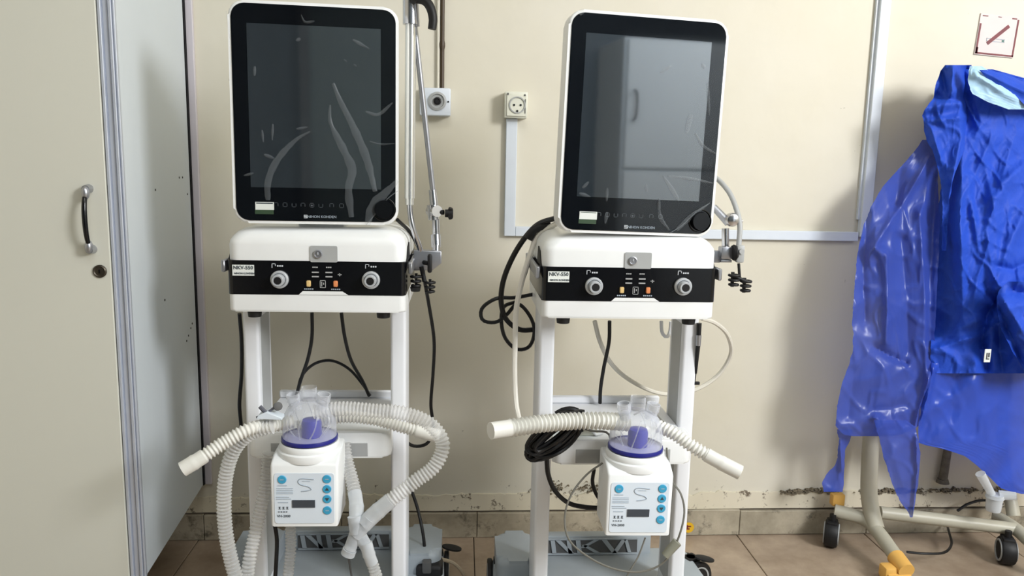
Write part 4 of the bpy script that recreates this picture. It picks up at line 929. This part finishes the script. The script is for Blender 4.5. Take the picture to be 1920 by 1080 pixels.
# loose collar flap over the top right
M['lightblue'] = mat('pale_blue_lining', (168, 205, 232), .5, var=.05, bump=.1, bscale=120)
bm = shift(cloth([(124, 1818, 1842), (150, 1814, 1880), (175, 1822, 1925), (190, 1850, 1985), (205, 1890, 2010)], lambda x_, y: 1.985-.02*math.exp(-((x_-1860)/50)**2), [([(1830, 140), (1900, 185)], .014, 8)], 40, 4, 8, .006, .002)); obj('lining', bm, M['lightblue'], t, angle=70)
bm = shift(cloth([(131, 1836, 1850), (142, 1846, 1895), (160, 1872, 1935), (180, 1905, 1990), (200, 1925, 2010)], lambda x_, y: 1.965, [([(1845, 136), (1920, 172)], .012, 8)], 30, 4, 9, .005, .001)); obj('collar', bm, M['gown'], t, angle=70)
# lower hem
hr = [(655, 1748, 2050), (700, 1745, 2050), (760, 1728, 2050), (800, 1722, 2050), (832, 1722, 2050), (842, 1770, 2050), (856, 1812, 2050), (890, 1850, 2050), (918, 1880, 2050), (926, 1915, 2050)]
cr = [([(1750, 690), (1735, 760), (1716, 815)], .022, 7), ([(1830, 720), (1860, 840)], .012, 25), ([(1790, 700), (1780, 800)], -.010, 20), ([(1900, 720), (1930, 860)], -.012, 22)]
bm = shift(cloth(hr, lambda x_, y: 2.005-.02*math.sin((x_-1720)*.02), cr, 100, 5, 12, .006, .0008)); obj('hem', bm, M['skirt_c'], t, angle=70)
# folded-under dark pocket and sleeve cuff on the right
bm = shift(cloth([(528, 1890, 1990), (545, 1872, 2010), (575, 1868, 2010), (620, 1878, 2010), (670, 1905, 2010), (700, 1925, 2010)], lambda x_, y: 1.90-.02*math.exp(-((x_-1910)/40)**2), [([(1880, 560), (1930, 640)], .026, 12), ([(1900, 545), (1960, 560)], -.024, 10), ([(1875, 580), (1920, 690)], -.02, 7)], 50, 4, 15, .012, .003)); obj('sleeve', bm, M['gown'], t, angle=70)
q = P(1852, 664, 1.915)-o0
tg = obj('size_tag', box(B(), q.x-.010, q.x+.008, q.y-.002, q.y, q.z-.022, q.z+.014, .001, 1), M['paper'], t)
bm = B(); box(bm, q.x-.005, q.x+.004, q.y-.003, q.y-.0019, q.z-.014, q.z-.011); box(bm, q.x-.005, q.x-.002, q.y-.003, q.y-.0019, q.z-.011, q.z+.004); box(bm, q.x+.0, q.x+.004, q.y-.003, q.y-.0019, q.z-.008, q.z+.004); obj('tag_print', bm, M['darkgrey'], tg, smooth=False)

a0 = P(1680, 800, 2.0)
t = empty('plastic_apron', a0, 'translucent blue plastic apron hanging left of the gown with pointed tails', 'apron'); o0 = a0
ar = [(262, 1730, 1757), (290, 1710, 1758), (320, 1682, 1758), (350, 1655, 1759), (380, 1637, 1760), (420, 1620, 1762), (480, 1607, 1760), (540, 1602, 1757), (600, 1598, 1754), (650, 1600, 1752), (685, 1592, 1752), (720, 1578, 1750), (760, 1570, 1738), (800, 1567, 1722), (815, 1580, 1690), (818, 1600, 1670)]
cr = [([(1740, 300), (1700, 370), (1660, 430), (1630, 480)], .016, 7), ([(1755, 330), (1745, 480), (1740, 640)], -.024, 13), ([(1640, 465), (1662, 480), (1664, 560), (1662, 640)], .024, 10), ([(1625, 400), (1618, 520), (1622, 600)], -.016, 9),
      ([(1690, 450), (1700, 560), (1702, 660)], -.018, 16), ([(1725, 400), (1735, 560), (1736, 700), (1742, 720)], .016, 8), ([(1640, 650), (1665, 665), (1700, 680)], -.016, 6), ([(1745, 700), (1722, 770), (1712, 815)], .018, 6),
      ([(1640, 785), (1680, 798), (1715, 820)], .016, 6), ([(1600, 700), (1590, 780)], -.012, 14), ([(1655, 690), (1640, 780)], .010, 20), ([(1640, 770), (1700, 760)], -.010, 10), ([(1680, 380), (1690, 300)], -.012, 14)]
bm = shift(cloth(ar, lambda x_, y: 2.075-.07*min(1, max(0, (y-270)/300)), cr, 80, 4.5, 31, .008, .0006)); obj('sheet', bm, M['apron'], t, angle=75)
bm = shift(cloth([(788, 1640, 1700), (800, 1642, 1716), (820, 1648, 1720), (850, 1655, 1726), (880, 1664, 1724), (910, 1674, 1721), (940, 1688, 1716), (962, 1703, 1713), (970, 1707, 1711)], lambda x_, y: 1.97, [([(1718, 820), (1720, 880), (1712, 960)], .014, 5), ([(1660, 800), (1690, 900)], .008, 16)], 30, 4, 41, .005, .0008)); obj('tail', bm, M['apron'], t, angle=75)
bm = shift(cloth([(805, 1569, 1600), (825, 1573, 1594), (845, 1571, 1585), (862, 1570, 1583), (874, 1564, 1584), (888, 1550, 1582), (905, 1541, 1582), (922, 1545, 1580)], lambda x_, y: 2.045, [([(1576, 830), (1578, 880)], .010, 5)], 22, 3.5, 43, .005, .0008)); obj('tail', bm, M['apron'], t, angle=75)
